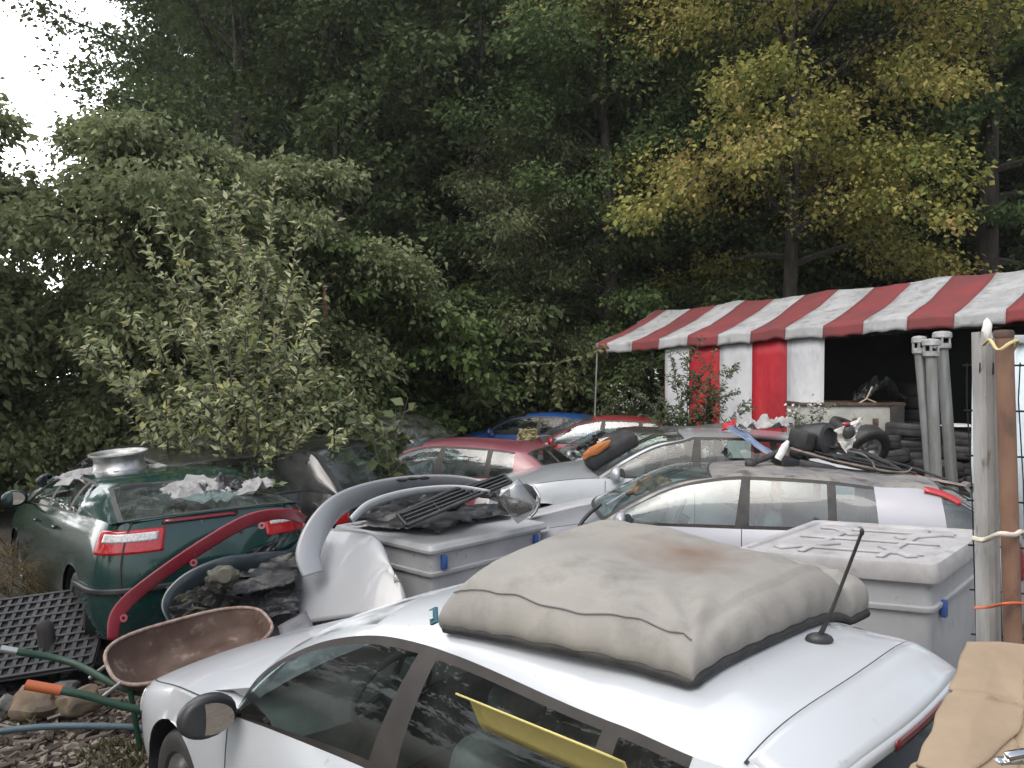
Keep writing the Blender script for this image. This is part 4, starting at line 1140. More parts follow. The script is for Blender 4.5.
for k, (px, py) in enumerate([(108, 664), (122, 682)]):
    mb = MB(); a = onz(px, py, .5) - q; b = onz(px - 18, py + 14, .40) - q
    mb.tube([a, b], .012, 8); mb.build('stay', M['alloy'], wb, smooth=60)
for k, (px, py) in enumerate([(130, 690), (150, 702)]):
    a = onz(px, py, .42) - q
    mb = MB(); mb.tube([a, a + Vector((.04, .05, -.42))], .016, 8); mb.build('leg', M['green_tube'], wb, smooth=60)
tw_, rw_ = wheel_meshes(.19, .09)
w_ = tw_.build('wheel', M['rubber'], wb, smooth=40); rw_.build('rim', M['green_tube'], w_, smooth=40)
w_.location = wbk - q + wx * .18 + Vector((0, 0, -.40)); w_.rotation_euler = (0, 0, math.atan2(wx.y, wx.x))
mb = MB(); mb.grid(lambda a, k: tray(a, k) + wz * -.012, AA, [2, 3, 4, 5], closeA=True); mb.build('tray_underside', M['green_tube'], wb, smooth=60)

# ------------------------------------------------------------------ things on the ground at the left
hose = MB(); hp_ = smooth_path([onz(-60, 745, .05), onz(-10, 733, .05), onz(40, 727, .06), onz(95, 726, .05), onz(150, 729, .05), onz(210, 745, .03)], 8)
hose.tube(hp_, .021, 10); tag(hose.build('garden_hose', mat('blue_hose', (.03, .062, .085), .5, c2=(.055, .085, .10), nscale=10), None, smooth=60, origin=hp_[0]), 'blue grey hose lying across the wood chips', 'hose')
M['bark'] = mat('log_bark', (.10, .075, .055), .95, c2=(.20, .17, .14), nscale=9, bump=.6, bscale=30, bdist=.02)
M['cut'] = mat('cut_wood', (.40, .27, .15), .85, c2=(.26, .16, .09), nscale=14)
M['stone'] = mat('grey_stone', (.16, .155, .148), .9, c2=(.085, .082, .078), nscale=7, bump=.4, bscale=25, bdist=.02)
M['tanstone'] = mat('tan_stone', (.19, .135, .085), .9, c2=(.10, .08, .06), nscale=5, bump=.4, bscale=25, bdist=.02)
def log(px, py, z, r, ln, d, label, name='log'):
    c = onz(px, py, z); d = Vector(d).normalized()
    root = empty(name, c, (0, 0, 0), label, 'log')
    mb = MB(); n = 14
    path = [d * t for t in lin(0, ln, 6)]
    mb.tube(path, [r * (1 + .08 * math.sin(i * 2.1)) for i in range(6)], n); mb.build('bark', M['bark'], root, smooth=40)
    mb = MB(); mb.lathe([(.001, .002), (r * .98, .0)], Matrix.Translation(-d * .003) @ d.to_track_quat('-Z', 'Y').to_matrix().to_4x4(), n); mb.build('cut_face', M['cut'], root, smooth=0)
log(99, 615, .30, .085, .5, (.1, .9, .1), 'split log standing highest beside the red bumper end')
log(103, 632, .14, .10, .6, (.35, .9, 0), 'round log with a pale cut face under the red bumper end')
log(84, 631, .10, .075, .5, (-.2, .9, 0), 'thin log left of the two cut ends by the red bumper')
def stone(px, py, z, r, seed, label, m='stone'):
    c = onz(px, py, z)
    mb = MB(); mb.ball((0, 0, 0), r, seed, .45, 1.3, 3, rotm(0, 0, seed)); tag(mb.build('rock', M[m], None, smooth=28, origin=(0, 0, 0)), label, 'rock').location = c
stone(95, 655, .12, (.24, .16, .13), 1, 'large grey rock between the wheelbarrow tray and the logs')
stone(70, 668, .06, (.20, .14, .09), 2, 'flat grey rock under the upper barrow handle')
stone(38, 704, .08, (.17, .12, .11), 3, 'brownish rock below the orange barrow grip', 'tanstone')
stone(80, 702, .07, (.14, .10, .09), 4, 'tan rock under the lower green handle', 'tanstone')
stone(5, 706, .05, (.09, .07, .06), 5, 'small pale rock at the left edge beside the chips')
stone(60, 692, .05, (.12, .10, .07), 7, 'grey rock behind the tan ones')
stone(62, 702, .09, (.03, .03, .07), 9, 'white stone sliver between two tan rocks', 'stone')
# black grid mats
M['mat'] = mat('black_mat', (.009, .0095, .011), .6, c2=(.026, .027, .03), nscale=5, lo=.4, hi=.7, bump=.2, bscale=50)
def grid_mat(c, rot, sx, sy, label, n=(9, 7)):
    root = empty('grid_mat', c, (0, 0, 0), label, 'mat')
    Rm = rot
    mb = MB(); mb.box((0, 0, 0), (sx, sy, .012), Rm, .003); mb.build('sheet', M['mat'], root, smooth=20)
    mb = MB()
    for i in range(n[0]): mb.box(Rm @ Vector(((-.48 + .96 * i / (n[0] - 1)) * sx, 0, .016)), (.03, sy * .96, .022), Rm)
    for j in range(n[1]): mb.box(Rm @ Vector((0, (-.48 + .96 * j / (n[1] - 1)) * sy, .018)), (sx * .96, .02, .026), Rm)
    mb.build('ribs', M['mat'], root, smooth=0)
grid_mat(onz(22, 636, .34), rotm(.42, -.08, .25), 1.15, .9, 'ribbed black plastic mat sloping up at the left edge, topmost of the three', (16, 11))
grid_mat(onz(40, 668, .12), rotm(.40, .1, .5), 1.1, .55, 'ribbed black mat under the upper one, nearest the barrow handles', (14, 7))
grid_mat(onz(15, 672, .03), rotm(.15, .05, .15), 1.3, .6, 'flat black mat at the bottom of the pile at the left edge', (12, 5))
sp0 = onz(48, 652, .25)
mb = MB(); mb.tube(smooth_path([sp0 + Vector((.03, 0, -.25)), sp0, sp0 + Vector((-.02, 0, .16)), sp0 + Vector((-.06, 0, .22))], 5), [.06] * 12 + [.055, .05, .045, .02], 9)
tag(mb.build('stump', mat('dark_stump', (.03, .028, .026), .9, bump=.5, bscale=20), None, smooth=40, origin=sp0), 'black broken stump standing up through the grid mats', 'stump')

# ------------------------------------------------------------------ on the green car
gz = Matrix.Translation(gl) @ Matrix.Rotation(g_th, 4, 'Z') @ Matrix.Rotation(R(3), 4, 'Y')
GI = gl
def on_green(t, r, up=0):
    return gz @ (gcs.top(t, r) + Vector((0, 0, up)))
rp = at(117, 462, (on_green(7.5, .35)).y)
rimb = empty('wheel_rim', at(119, 461, 7.2), (0.05, -.05, 0), 'dull steel wheel rim lying on the green liftback roof', 'wheel rim')
mb = MB(); Rr = .245
mb.lathe([(Rr * .88, -.075), (Rr, -.08), (Rr * 1.03, -.07), (Rr * .93, -.05), (Rr * .86, 0), (Rr * .88, .04), (Rr * .98, .065), (Rr * 1.04, .075), (Rr * 1.03, .088), (Rr * .97, .083), (Rr * .86, .05), (Rr * .83, 0), (Rr * .85, -.07)], None, 40)
mb.build('barrel', M['alloy'], rimb, smooth=40)
mb = MB()
mb.lathe([(.001, .05), (.035, .055), (.05, .035), (.16, .03), (Rr * .86, .052)], None, 36)
mb.build('disc', M['alloy'], rimb, smooth=40)
M['rag'] = mat('grey_rag', (.34, .335, .33), .9, c2=(.26, .255, .25), nscale=8, bump=.3, bscale=60)
def cloth(name, label, cat, cen, ax, ay, surf, n=30, amp=.05, seed=0, m='rag', ragged=.35, thick=.004):
    """a rag lying on a surface: surf(x,y)->z; outline torn"""
    mb = MB()
    def f(a, r):
        k = r * (1 + ragged * mnoise.noise(Vector((math.cos(a) * 1.6, math.sin(a) * 1.6, seed))) + ragged * .5 * mnoise.noise(Vector((math.cos(a) * 5, math.sin(a) * 5, seed + 5))))
        p = cen + ax * (math.cos(a) * k) + ay * (math.sin(a) * k)
        h = amp * abs(mnoise.noise(Vector((p.x * 7, p.y * 7, seed)))) + amp * .6 * abs(mnoise.noise(Vector((p.x * 17, p.y * 17, seed))))
        return Vector((p.x, p.y, p.z + h + surf(p)))
    mb.grid(f, lin(0, 2 * math.pi, 64), lin(.001, 1, n))
    return tag(mb.build(name, M[m], None, smooth=35, solid=thick, origin=cen), label, cat)
gpl = at(120, 472, 7.1)
cloth('torn_cloth', 'torn pale cloth spread under the bare wheel rim', 'cloth', gpl, Vector((.52, .1, 0)), Vector((-.05, .40, .03)), lambda p: -.03 * ((p - gpl).length / .4) ** 2, amp=.07, seed=3)
c2_ = at(76, 492, 7.05)
mb = crumple([c2_ + Vector((-.05, .1, .14)), c2_ + Vector((.28, .1, .16)), c2_ + Vector((.1, 0, .02)), c2_ + Vector((-.02, -.02, -.06))], 14, .04, 12)
o = mb.build('cloth_tail', M['rag'], None, smooth=40, solid=.004, origin=(0, 0, 0)); tc_ = [x for x in scene.objects if x.name.startswith('torn_cloth')][0]
o.parent = tc_; o.matrix_parent_inverse = Matrix.Translation(tc_.location).inverted()
s1 = [at(112, 484, 7.0), at(122, 496, 6.75), at(134, 508, 6.45), at(150, 512, 6.4), at(170, 511, 6.55)]
mb = MB(); mb.tube(smooth_path([p + Vector((0, -.03, .03)) for p in s1], 8), .03, 8, flat=.6)
mb.tube(smooth_path([s1[1] + Vector((-.02, -.03, .02)), at(127, 509, 6.4) + Vector((0, -.03, .02)), at(140, 513, 6.35) + Vector((0, -.03, .02))], 6), .018, 6)
tag(mb.build('rubber_seal', M['rubber'], None, smooth=60, origin=s1[0]), 'loose black rubber seal hanging on the green car rear window', 'rubber seal')
c3_ = at(212, 500, 6.45)
cloth('dirty_sheet', 'dirty white sheet bundled on the green car boot lid', 'sheet', c3_, Vector((.36, .18, .0)), Vector((-.10, .22, .05)), lambda p: .03 * math.sin(p.x * 11) + .05, amp=.12, seed=9)
cloth('black_bag', 'black plastic bag behind the dirty white sheet on the boot', 'bag', at(224, 490, 6.6) + Vector((0, 0, -.04)), Vector((.22, .12, 0)), Vector((-.08, .12, .0)), lambda p: .10 * math.exp(-((p - at(224, 490, 6.6)).length / .15) ** 2), amp=.10, seed=13, m='plastic')

# ------------------------------------------------------------------ scrap on the lilac roof
def sc(px, py, Y): return at(px, py, Y)
lr = 7.35
tube_ = MB(); pth = smooth_path([sc(790, 449, lr - .1), sc(840, 462, lr - .1), sc(900, 474, lr - .25), sc(968, 487, lr - .45)], 8)
ls = empty('leaf_spring', pth[0], (0, 0, 0), 'long rusty grey leaf spring across the lilac roof', 'car part')
tube_.tube([p - pth[0] for p in pth], .045, 4, flat=.45); tube_.build('spring_leaf', mat('rusty_grey', (.22, .19, .17), .7, c2=(.13, .10, .085), nscale=12), ls, smooth=30)
mb = MB(); mb.tube([p - pth[0] + Vector((0, .0, .035)) for p in pth[4:-6]], .030, 4, flat=.4); mb.build('spring_leaf', M['trim'], ls, smooth=30)
mb = MB(); e = pth[-1] - pth[0]; mb.lathe([(.018, -.05), (.045, -.05), (.045, .05), (.018, .05)], Matrix.Translation(e) @ Matrix.Rotation(1.57, 4, 'X'), 14); mb.build('spring_eye', M['stone'], ls, smooth=40)
dr = empty('drum', sc(814, 441, lr + .15), (0, 0, 0), 'black plastic drum lying on the lilac roof among the scrap', 'drum')
mb = MB(); Mx_ = Matrix.Rotation(.6, 4, 'Z') @ Matrix.Rotation(1.45, 4, 'X')
mb.lathe([(.001, -.19), (.15, -.185), (.17, -.15), (.172, .13), (.16, .17), (.12, .18), (.11, .15), (.001, .14)], Mx_, 28); mb.build('shell', M['plastic'], dr, smooth=40)
mb = MB(); mb.box((-.18, -.16, .03), (.14, .22, .17), rotm(.2, .1, .5), .02); mb.build('bracket', M['rubber'], dr, smooth=40)
cl = MB(); P = [sc(750, 464, lr - .1), sc(772, 455, lr), sc(800, 441, lr + .1)]
cl.tube(smooth_path(P, 5), .03, 8); cl.ball(P[0], (.05, .05, .05)); tag(cl.build('control_arm', M['rubber'], None, smooth=50, origin=P[0]), 'black suspension arm with a ball end on the lilac roof', 'car part')
bx = MB()
for (px, py, dz, w, h, d, rz) in [(790, 462, 0, .30, .10, .2, .3), (815, 466, 0, .35, .08, .25, -.2), (838, 459, .02, .30, .09, .2, .4), (862, 466, .0, .25, .07, .15, -.3), (800, 452, .03, .16, .13, .14, .8)]:
    bx.box(sc(px, py, lr + dz), (w, d, h), rotm(.3 * rz, .2, rz), .02)
for (a, b, r_) in [((800, 455), (872, 462), .018), ((826, 446), (890, 464), .014), ((855, 455), (948, 480), .012), ((846, 448), (900, 470), .02)]:
    bx.tube(smooth_path([sc(*a, lr + .05), sc((a[0] + b[0]) / 2, (a[1] + b[1]) / 2 - 3, lr), sc(*b, lr - .1)], 5), r_, 6)
tag(bx.build('suspension_parts', M['plastic'], None, smooth=40, origin=sc(810, 460, lr)), 'heap of oily black suspension parts on the lilac roof', 'scrap', kind='stuff')
cb_ = MB(); cbp = smooth_path([sc(848, 451, lr - .1), sc(862, 454, lr - .2), sc(872, 462, lr - .2), sc(878, 470, lr - .25), sc(905, 472, lr - .3), sc(912, 468, lr - .3)], 6)
cb_.tube(cbp, .009, 6); tag(cb_.build('cable', M['stone'], None, smooth=60, origin=cbp[0]), 'thin grey cable draped over the scrap on the lilac roof', 'cable')
scrap([sc(833, 431, 7.3), sc(846, 454, 7.25), sc(854, 440, 7.4), sc(864, 416, 7.5)], mat('cream_plastic', (.50, .48, .45), .5, c2=(.36, .35, .33), nscale=6), .05, 51, 'cream trim panel with a dark recess standing on the lilac roof', 'car part', 'trim_panel', 16, .006)
o = scene.objects[-1]; org_ = o.location.copy()
mb = MB(); mb.ball(sc(849, 432, 7.28) - org_, (.06, .03, .07), 3, .3, 2); mb.build('recess', M['plastic'], o, smooth=50)
mb = MB(); mb.ball(sc(846, 424, 7.27) - org_, (.045, .02, .02)); mb.build('red_mark', M['red'], o, smooth=50)
bt = MB(); bt.lathe([(.001, -.1), (.035, -.1), (.036, .04), (.02, .08), (.014, .1)], Matrix.Translation(sc(783, 450, lr - .1)) @ Matrix.Rotation(.5, 4, 'Y'), 14)
tag(bt.build('plastic_bottle', mat('white_wrap', (.62, .64, .63), .5, c2=(.4, .42, .4), nscale=20), None, smooth=40, origin=sc(783, 450, lr - .1)), 'crushed white plastic bottle leaning on the black drum', 'bottle')
scrap([sc(733, 424, 8.3), sc(774, 452, 7.5), sc(782, 462, 7.4), sc(726, 428, 8.0)], mat('blue_sheet', (.10, .14, .23), .4, c2=(.16, .19, .25), nscale=8), .03, 53, 'narrow blue tarpaulin strip sliding off the silver roof', 'tarpaulin', 'tarpaulin', 14, .004)
cloth('white_sack', 'white torn sack bundled between the silver and lilac roofs', 'sack', sc(762, 432, 8.2), Vector((.30, .05, 0)), Vector((-.05, .22, .0)), lambda p: .03, amp=.18, seed=21)
scrap([sc(722, 432, 8.6), sc(745, 426, 8.5), sc(742, 420, 8.6), sc(724, 422, 8.7)], mat('red_sheet', (.42, .02, .03), .5), .05, 55, 'scrap of red sheeting on the silver roof below the tent wall', 'sheet', 'red_sheet', 10, .004)
scrap([sc(655, 434, 9.9), sc(735, 428, 9.7), sc(732, 424, 9.9), sc(660, 428, 10.1)], M['liner'], .03, 57, 'flat grey roof trim strip lying along the silver saloon roof', 'car part', 'roof_strip', 10, .02)

# ------------------------------------------------------------------ tyres, tank, pipes
TYRES = 'used tyres piled under the tent'
def tyre_mesh(r, w):
    mb = MB(); rr = r * .6
    mb.lathe([(rr, -w * .42), (rr * 1.05, -w * .5), (r * .86, -w * .52), (r * .97, -w * .44), (r, -w * .34), (r, -w * .1), (r * .985, -w * .08), (r * .985, w * .08), (r, w * .1), (r, w * .34), (r * .97, w * .44), (r * .86, w * .52), (rr * 1.05, w * .5), (rr, w * .42), (rr * .98, 0), (rr, -w * .42)], None, 32)
    return mb
ty0 = None
def tyre(c, rot, label, sc_=1.0):
    global ty0
    if ty0 is None:
        ty0 = tyre_mesh(.31, .195).build('tyre', M['rubber'], None, smooth=40); o = ty0
    else:
        o = ty0.copy(); COL.objects.link(o)
    o.location = c; o.rotation_euler = rot; o.scale = (sc_,) * 3
    tag(o, label, 'tyre', TYRES); return o
base = at(921, 392, 12.2)
rnd = random.Random(4)
for k in range(11):
    z = 2.02 - k * .195
    tyre(Vector((base.x + rnd.uniform(-.02, .02), 12.2 + rnd.uniform(-.02, .02), z - .0)), (rnd.uniform(-.02, .02), 0, 0), 'tyre in the tall neat column beside the tank under the tent')
def pile(px, Y, top, n, label, jit=.08):
    c = at(px, 400, Y)
    for k in range(n):
        tyre(Vector((c.x + rnd.uniform(-jit, jit), Y + rnd.uniform(-jit, jit), top - .1 - k * .2)), (rnd.uniform(-.12, .12), rnd.uniform(-.1, .1), 0), label)
pile(905, 11.2, 1.55, 7, 'tyre in the low sagging heap behind the grey pipes')
pile(962, 11.0, 1.45, 7, 'tyre in the heap just left of the fence post')
pile(880, 10.7, 1.42, 6, 'tyre in the heap between the tank and the alloy wheel')
pile(930, 10.3, 1.12, 5, 'tyre in the front row at the foot of the pipes')
pile(985, 9.9, .95, 4, 'tyre in the lowest stack behind the fence post')
tyre(at(850, 432, 10.9), (.3, .4, 0), 'tyre leaning against the tank front, behind the cream panel')
aw = empty('alloy_wheel', at(864, 449, 9.9), (R(-62), R(-8), R(12)), 'tyre with a bright five spoke alloy rim on top of the heap', 'wheel')
tm2 = tyre_mesh(.33, .2); tm2.build('tyre', M['rubber'], aw, smooth=40)
_, rk = wheel_meshes(.30, .19)
rk.v = [tuple(Matrix.Rotation(-math.pi / 2, 3, 'X') @ Vector(v)) for v in rk.v]
rk.build('rim', M['alloy'], aw, smooth=40)
c = at(868, 452, 9.9)
for k in range(6):
    tyre(Vector((c.x + rnd.uniform(-.05, .05), 9.95, c.z - .32 - k * .2)), (rnd.uniform(-.1, .1), 0, 0), 'tyre carrying the bright alloy wheel on its column')
cw = MB(); cw.lathe([(.001, .02), (.12, .025), (.2, .0)], Matrix.Translation(at(854, 434, 10.6)) @ Matrix.Rotation(.3, 4, 'X'), 24)
tag(cw.build('hubcap', M['alloy'], None, smooth=50, origin=at(854, 434, 10.6)), 'flat silver hubcap behind the bright alloy wheel', 'hubcap')
cw = MB(); cw.lathe([(.001, .03), (.16, .03), (.22, .0)], Matrix.Translation(at(957, 428, 11.0) + Vector((0, 0, .03))), 24)
tag(cw.build('round_cover', mat('pale_lid', (.6, .6, .58), .5), None, smooth=50, origin=at(957, 428, 11)), 'pale round lid on the tyre heap by the fence post', 'lid')
tk = empty('steel_tank', Vector((at(850, 403, 11.6).x, 11.9, 0)), (0, 0, R(-3)), 'weathered pale grey tank with a rusty rim under the tent', 'tank')
tz = at(850, 405, 11.6).z
mb = MB(); mb.box((0, 0, tz / 2), (1.5, .8, tz), None, .03); mb.build('tank_wall', mat('tank_paint', (.30, .31, .28), .7, c2=(.42, .42, .39), nscale=3, c3=(.16, .10, .07), n3=6, lo3=.58, hi3=.66), tk, smooth=30)
mb = MB()
for s in (-1, 1):
    mb.box((0, s * .40, tz + .015), (1.56, .06, .05), None, .008)
mb.box((-.75, 0, tz + .018), (.06, .8, .05), None, .008); mb.box((.75, 0, tz + .018), (.06, .8, .05), None, .008)
mb.build('rusty_rim', M['rust'], tk, smooth=30)
mb = MB(); mb.box((.66, -.42, tz / 2), (.2, .04, tz * .99), None, .01); mb.build('corner_post', M['trim'], tk, smooth=30)
for x_ in (.35, .05):
    mb = MB(); mb.box((x_, -.405, tz - .25), (.08, .02, .11)); mb.build('bracket', M['rust'], tk, smooth=0)
cloth('black_tarp', 'black tarpaulin heaped on the tank under the tent', 'tarpaulin', Vector((at(880, 395, 11.8).x, 11.9, tz + .02)), Vector((.4, 0, 0)), Vector((0, .25, 0)), lambda p: .25 * math.exp(-((p.x - at(884, 395, 11.8).x) / .22) ** 2), amp=.2, seed=31, m='plastic')
mb = MB(); t0 = at(868, 404, 11.5); mb.tube([t0 + Vector((-.15, 0, 0)), t0 + Vector((-.02, 0, .08)), t0 + Vector((.06, 0, .26))], .012, 6); mb.tube([t0 + Vector((-.02, 0, .08)), t0 + Vector((.12, 0, .02))], .012, 6)
tag(mb.build('bent_rod', mat('tan_rod', (.4, .32, .24), .7), None, smooth=50, origin=t0), 'bent pale rod lying on the rusty tank rim', 'rod')
for (px0, py0, px1, r_, Y, lab) in [(919, 353, 929, .048, 8.6, 'leftmost and thinnest of the three grey flue pipes'), (931, 356, 936, .058, 8.5, 'middle grey flue pipe, standing against the thin one'), (942, 348, 951, .062, 8.7, 'grey flue pipe standing apart on the right, tallest of three')]:
    b0 = at(px1, 470, Y); t0 = at(px0, py0, Y)
    d = t0 - b0; bb = b0 - d * (b0.z / d.z)
    rt = empty('flue_pipe', bb, (0, 0, 0), lab, 'pipe'); a = t0 - bb
    mb = MB(); mb.tube([Vector((0, 0, 0)), a * .5, a], r_, 18); pp = mb.build('pipe', mat('galvanised', (.30, .31, .31), .5, .55, c2=(.20, .20, .19), nscale=4, lo=.35, hi=.7, sx=(3, 3, .6)), rt, smooth=50)
    mb = MB(); Mx_ = Matrix.Translation(a)
    mb.lathe([(r_ * 1.05, -.02), (r_ * 1.5, .0), (r_ * 1.5, .05), (r_ * 1.1, .055)], Mx_, 20)
    mb.lathe([(r_ * 1.5, .11), (r_ * 1.65, .12), (r_ * 1.6, .17), (r_ * 1.2, .185), (.001, .195)], Mx_, 20)
    for k in range(6):
        an = k * math.pi / 3; mb.box(a + Vector((math.cos(an) * r_ * 1.35, math.sin(an) * r_ * 1.35, .08)), (.02, .02, .09))
    mb.build('cowl', mat('cowl_metal', (.42, .43, .43), .5, .4, c2=(.28, .28, .27), nscale=10), rt, smooth=30)

# ------------------------------------------------------------------ striped tent
T_P0 = Vector((3.478, 13.0)); T_D = Vector((.691, -.723)); T_N = Vector((.723, .691)); TS = .6
def tz_e(k): return 2.80 + .025 * k            # eave height
def tz_r(k): return tz_e(k) + .72 + .08 * .25
def tent(k, s, sag=True):
    """k stripes along, s 0 at the front eave, 1 at the ridge, 2 at the back eave"""
    p = T_P0 + T_D * (TS * k) + T_N * (1.93 * s)
    z0, z1 = tz_e(k) + .16, tz_r(k) + .16 - .0
    h = z0 + (z1 - z0) * (1 - abs(1 - s))
    bay = (k + 4.4) / 3.05; f = bay - math.floor(bay)
    sg = .055 * math.sin(math.pi * f) * (1 - .4 * abs(1 - s)) if sag else 0
    return Vector((p.x, p.y, h - sg - .05 * math.sin(math.pi * (1 - abs(1 - s))) + .018 * mnoise.noise(Vector((k * 1.3, s * 3, 0))) + .016 * mnoise.noise(Vector((k * 2.6, s * 9, 4)))))
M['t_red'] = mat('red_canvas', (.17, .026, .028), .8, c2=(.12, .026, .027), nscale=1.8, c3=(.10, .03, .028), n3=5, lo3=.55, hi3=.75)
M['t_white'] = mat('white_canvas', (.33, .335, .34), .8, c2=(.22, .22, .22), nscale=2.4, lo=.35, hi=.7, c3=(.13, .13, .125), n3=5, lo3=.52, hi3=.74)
M['w_red'] = mat('red_wall_canvas', (.40, .014, .024), .6, c2=(.29, .012, .02), nscale=2, bump=.5, bscale=3.5, bdist=.12, sx=(1, 1, .35))
M['w_white'] = mat('white_wall_canvas', (.52, .53, .55), .6, c2=(.43, .44, .46), nscale=2, bump=.5, bscale=3.5, bdist=.12, sx=(1, 1, .35), c3=(.32, .32, .31), n3=5, lo3=.58, hi3=.75)
tn = empty('party_tent', Vector((T_P0.x, T_P0.y, 0)), (0, 0, 0), 'long red and white striped tent with a sagging canvas roof', 'tent')
q = tn.location.copy()
K0, K1 = -4.4, 11.0
edges_ = [K0] + [k for k in range(-4, 12) if k > K0]
def is_red(k): return int(math.floor(k + 1e-6)) % 2 == 1
def stripes(fn, ka, kb, rng, mats2, nm, parent, solid=.0, nk=6):
    mb = MB(); fm = []
    ks = [ka] + [k for k in range(math.ceil(ka + 1e-6), math.floor(kb - 1e-6) + 1)] + [kb]
    for a, b in zip(ks[:-1], ks[1:]):
        n0 = len(mb.f); mb.grid(fn, lin(a, b, nk), rng)
        fm += [0 if is_red((a + b) / 2) else 1] * (len(mb.f) - n0)
    return mb.build(nm, mats2, parent, smooth=60, solid=solid, soff=0, fmat=fm)
stripes(lambda k, s: tent(k, s) - q, K0, K1, lin(0, 2, 17), (M['t_red'], M['t_white']), 'roof', tn, .004)
def val(k, t):
    p = tent(k, 0); sc_ = .022 * abs(math.sin(math.pi * k * 2.0)) * t
    return p + Vector((-T_N.x * .03 * t, -T_N.y * .03 * t, -.20 * t + sc_)) + Vector((0, -.004, .004)) - q
stripes(val, K0, K1, lin(0, 1, 5), (M['t_red'], M['t_white']), 'valance', tn, .003, 14)
def val_end(s, t):
    p = tent(K0, s); return p + Vector((-T_D.x * .10 * t - .02, -T_D.y * .10 * t, -.20 * t + .02 * abs(math.sin(s * 12)) * t)) - q
mb = MB(); fm = []
for i in range(6):
    mb.grid(val_end, lin(i / 3, (i + 1) / 3, 6), lin(0, 1, 4)); fm += [i % 2] * 15
mb.build('end_valance', (M['t_white'], M['t_red']), tn, smooth=60, solid=.003, fmat=fm)
def wall(k, t):
    p = tent(k, 0, False); top = p.z - .18; bot = .15
    w = .03 * math.sin(k * 3.3 + t * 1.2) * t
    return Vector((p.x + T_N.x * (.05 + w), p.y + T_N.y * (.05 + w), top + (bot - top) * t)) - q
stripes(wall, -1.85, 3.0, lin(0, 1, 12), (M['w_red'], M['w_white']), 'wall', tn, .003)
def wall_end(s, t):
    p = tent(-1.85, s, False); z0 = tent(-1.85, 0, False).z; top = z0 - .05 + (p.z - z0) * .9; bot = .15
    return Vector((p.x + T_N.x * .05, p.y + T_N.y * .05, top + (bot - top) * t)) - q
mb = MB(); fm = []
for i in range(6):
    mb.grid(wall_end, lin(i / 3, (i + 1) / 3, 5), lin(0, 1, 5)); fm += [i % 2] * 16
mb.build('end_wall', (M['w_red'], M['w_white']), tn, smooth=60, solid=.003, fmat=fm)
def wall_back(k, t):
    p = tent(k, 2, False); return Vector((p.x - T_N.x * .05, p.y - T_N.y * .05, (p.z - .02) * (1 - t) + .1 * t)) - q
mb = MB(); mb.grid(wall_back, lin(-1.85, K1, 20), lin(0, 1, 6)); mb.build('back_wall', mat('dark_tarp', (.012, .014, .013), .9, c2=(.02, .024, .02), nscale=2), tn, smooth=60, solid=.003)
for k in (K0, -1.35, 1.7, 4.75, 7.8, 10.8):
    for s in (0, 2):
        p = tent(k, s) - q
        if k in (-1.35, 1.7, 4.75) and s == 0: continue
        mb = MB(); mb.tube([Vector((p.x - (0.1 if k == K0 and s == 0 else 0), p.y, -q.z)), p], .019, 8); mb.build('pole', M['alloy'], tn, smooth=60)
mb = MB(); mb.tube([tent(k, 1) - q + Vector((0, 0, -.03)) for k in lin(K0, K1, 20)], .019, 8); mb.build('ridge_pole', M['alloy'], tn, smooth=60)

# light corrugated sheet standing at the open end of the tent, behind the mesh fence
cs0 = at(972, 400, 8.4)
mb = MB(); mb.grid(lambda x, z: Vector((x, .012 * math.sin(x * 60) - x * .25, z)), lin(0, 2.4, 150), [0, 2.62])
tag(mb.build('corrugated_sheet', mat('pale_blue_sheet', (.50, .58, .63), .5, c2=(.40, .46, .50), nscale=3), None, smooth=60, solid=.004, origin=(0, 0, 0)), 'pale blue corrugated sheet standing behind the mesh fence', 'sheet').location = Vector((cs0.x, 8.4, 0))
mb = MB(); mb.box((1.2, -.32, 2.66), (2.5, .06, .09), rotm(0, 0, -.245), .01)
o = mb.build('top_rail', mat('grey_rail', (.33, .36, .38), .5), scene.objects['corrugated_sheet'], smooth=30)

# ------------------------------------------------------------------ fence on the right
fp = empty('concrete_post', Vector((at(996, 600, 3.35).x, 3.35, 0)), (0, 0, 0), 'weathered pale square post tied to the rusty pole', 'post')
t0 = at(984, 332, 3.35) - fp.location
mb = MB(); w_ = .034
mb.grid(lambda t, k: Vector((t0.x * t, t0.y * t, t0.z * t)) + Vector(([-w_, -w_ * .55, -w_ * .5, w_ * .5, w_ * .55, w_, w_, -w_][k], [-.035, -.04, -.03, -.03, -.04, -.035, .035, .035][k], 0)), lin(0, 1, 10), range(8), closeB=True)
mb.add([t0 + Vector((-w_, -.035, 0)), t0 + Vector((w_, -.035, 0)), t0 + Vector((w_, .035, 0)), t0 + Vector((-w_, .035, 0))], [(0, 1, 2, 3)])
mb.build('post', mat('weathered_post', (.38, .375, .36), .8, c2=(.25, .245, .235), nscale=4, lo=.4, hi=.65, sx=(2, 2, .5), c3=(.17, .15, .13), n3=12, lo3=.6, hi3=.7, bump=.2), fp, smooth=20)
mb = MB(); mb.ball(t0 + Vector((-.005, -.03, .0)), (.02, .02, .05), 2, .5, 3); mb.build('tied_cap', mat('white_tie', (.65, .65, .63), .6), fp, smooth=50)
rp0, rp1 = at(1013, 640, 3.2), at(1004, 333, 3.2)
d = rp1 - rp0; rb_ = rp0 - d * (rp0.z / d.z)
pole = empty('rusty_pole', rb_, (0, 0, 0), 'rust brown round pole standing beside the pale square post', 'pole')
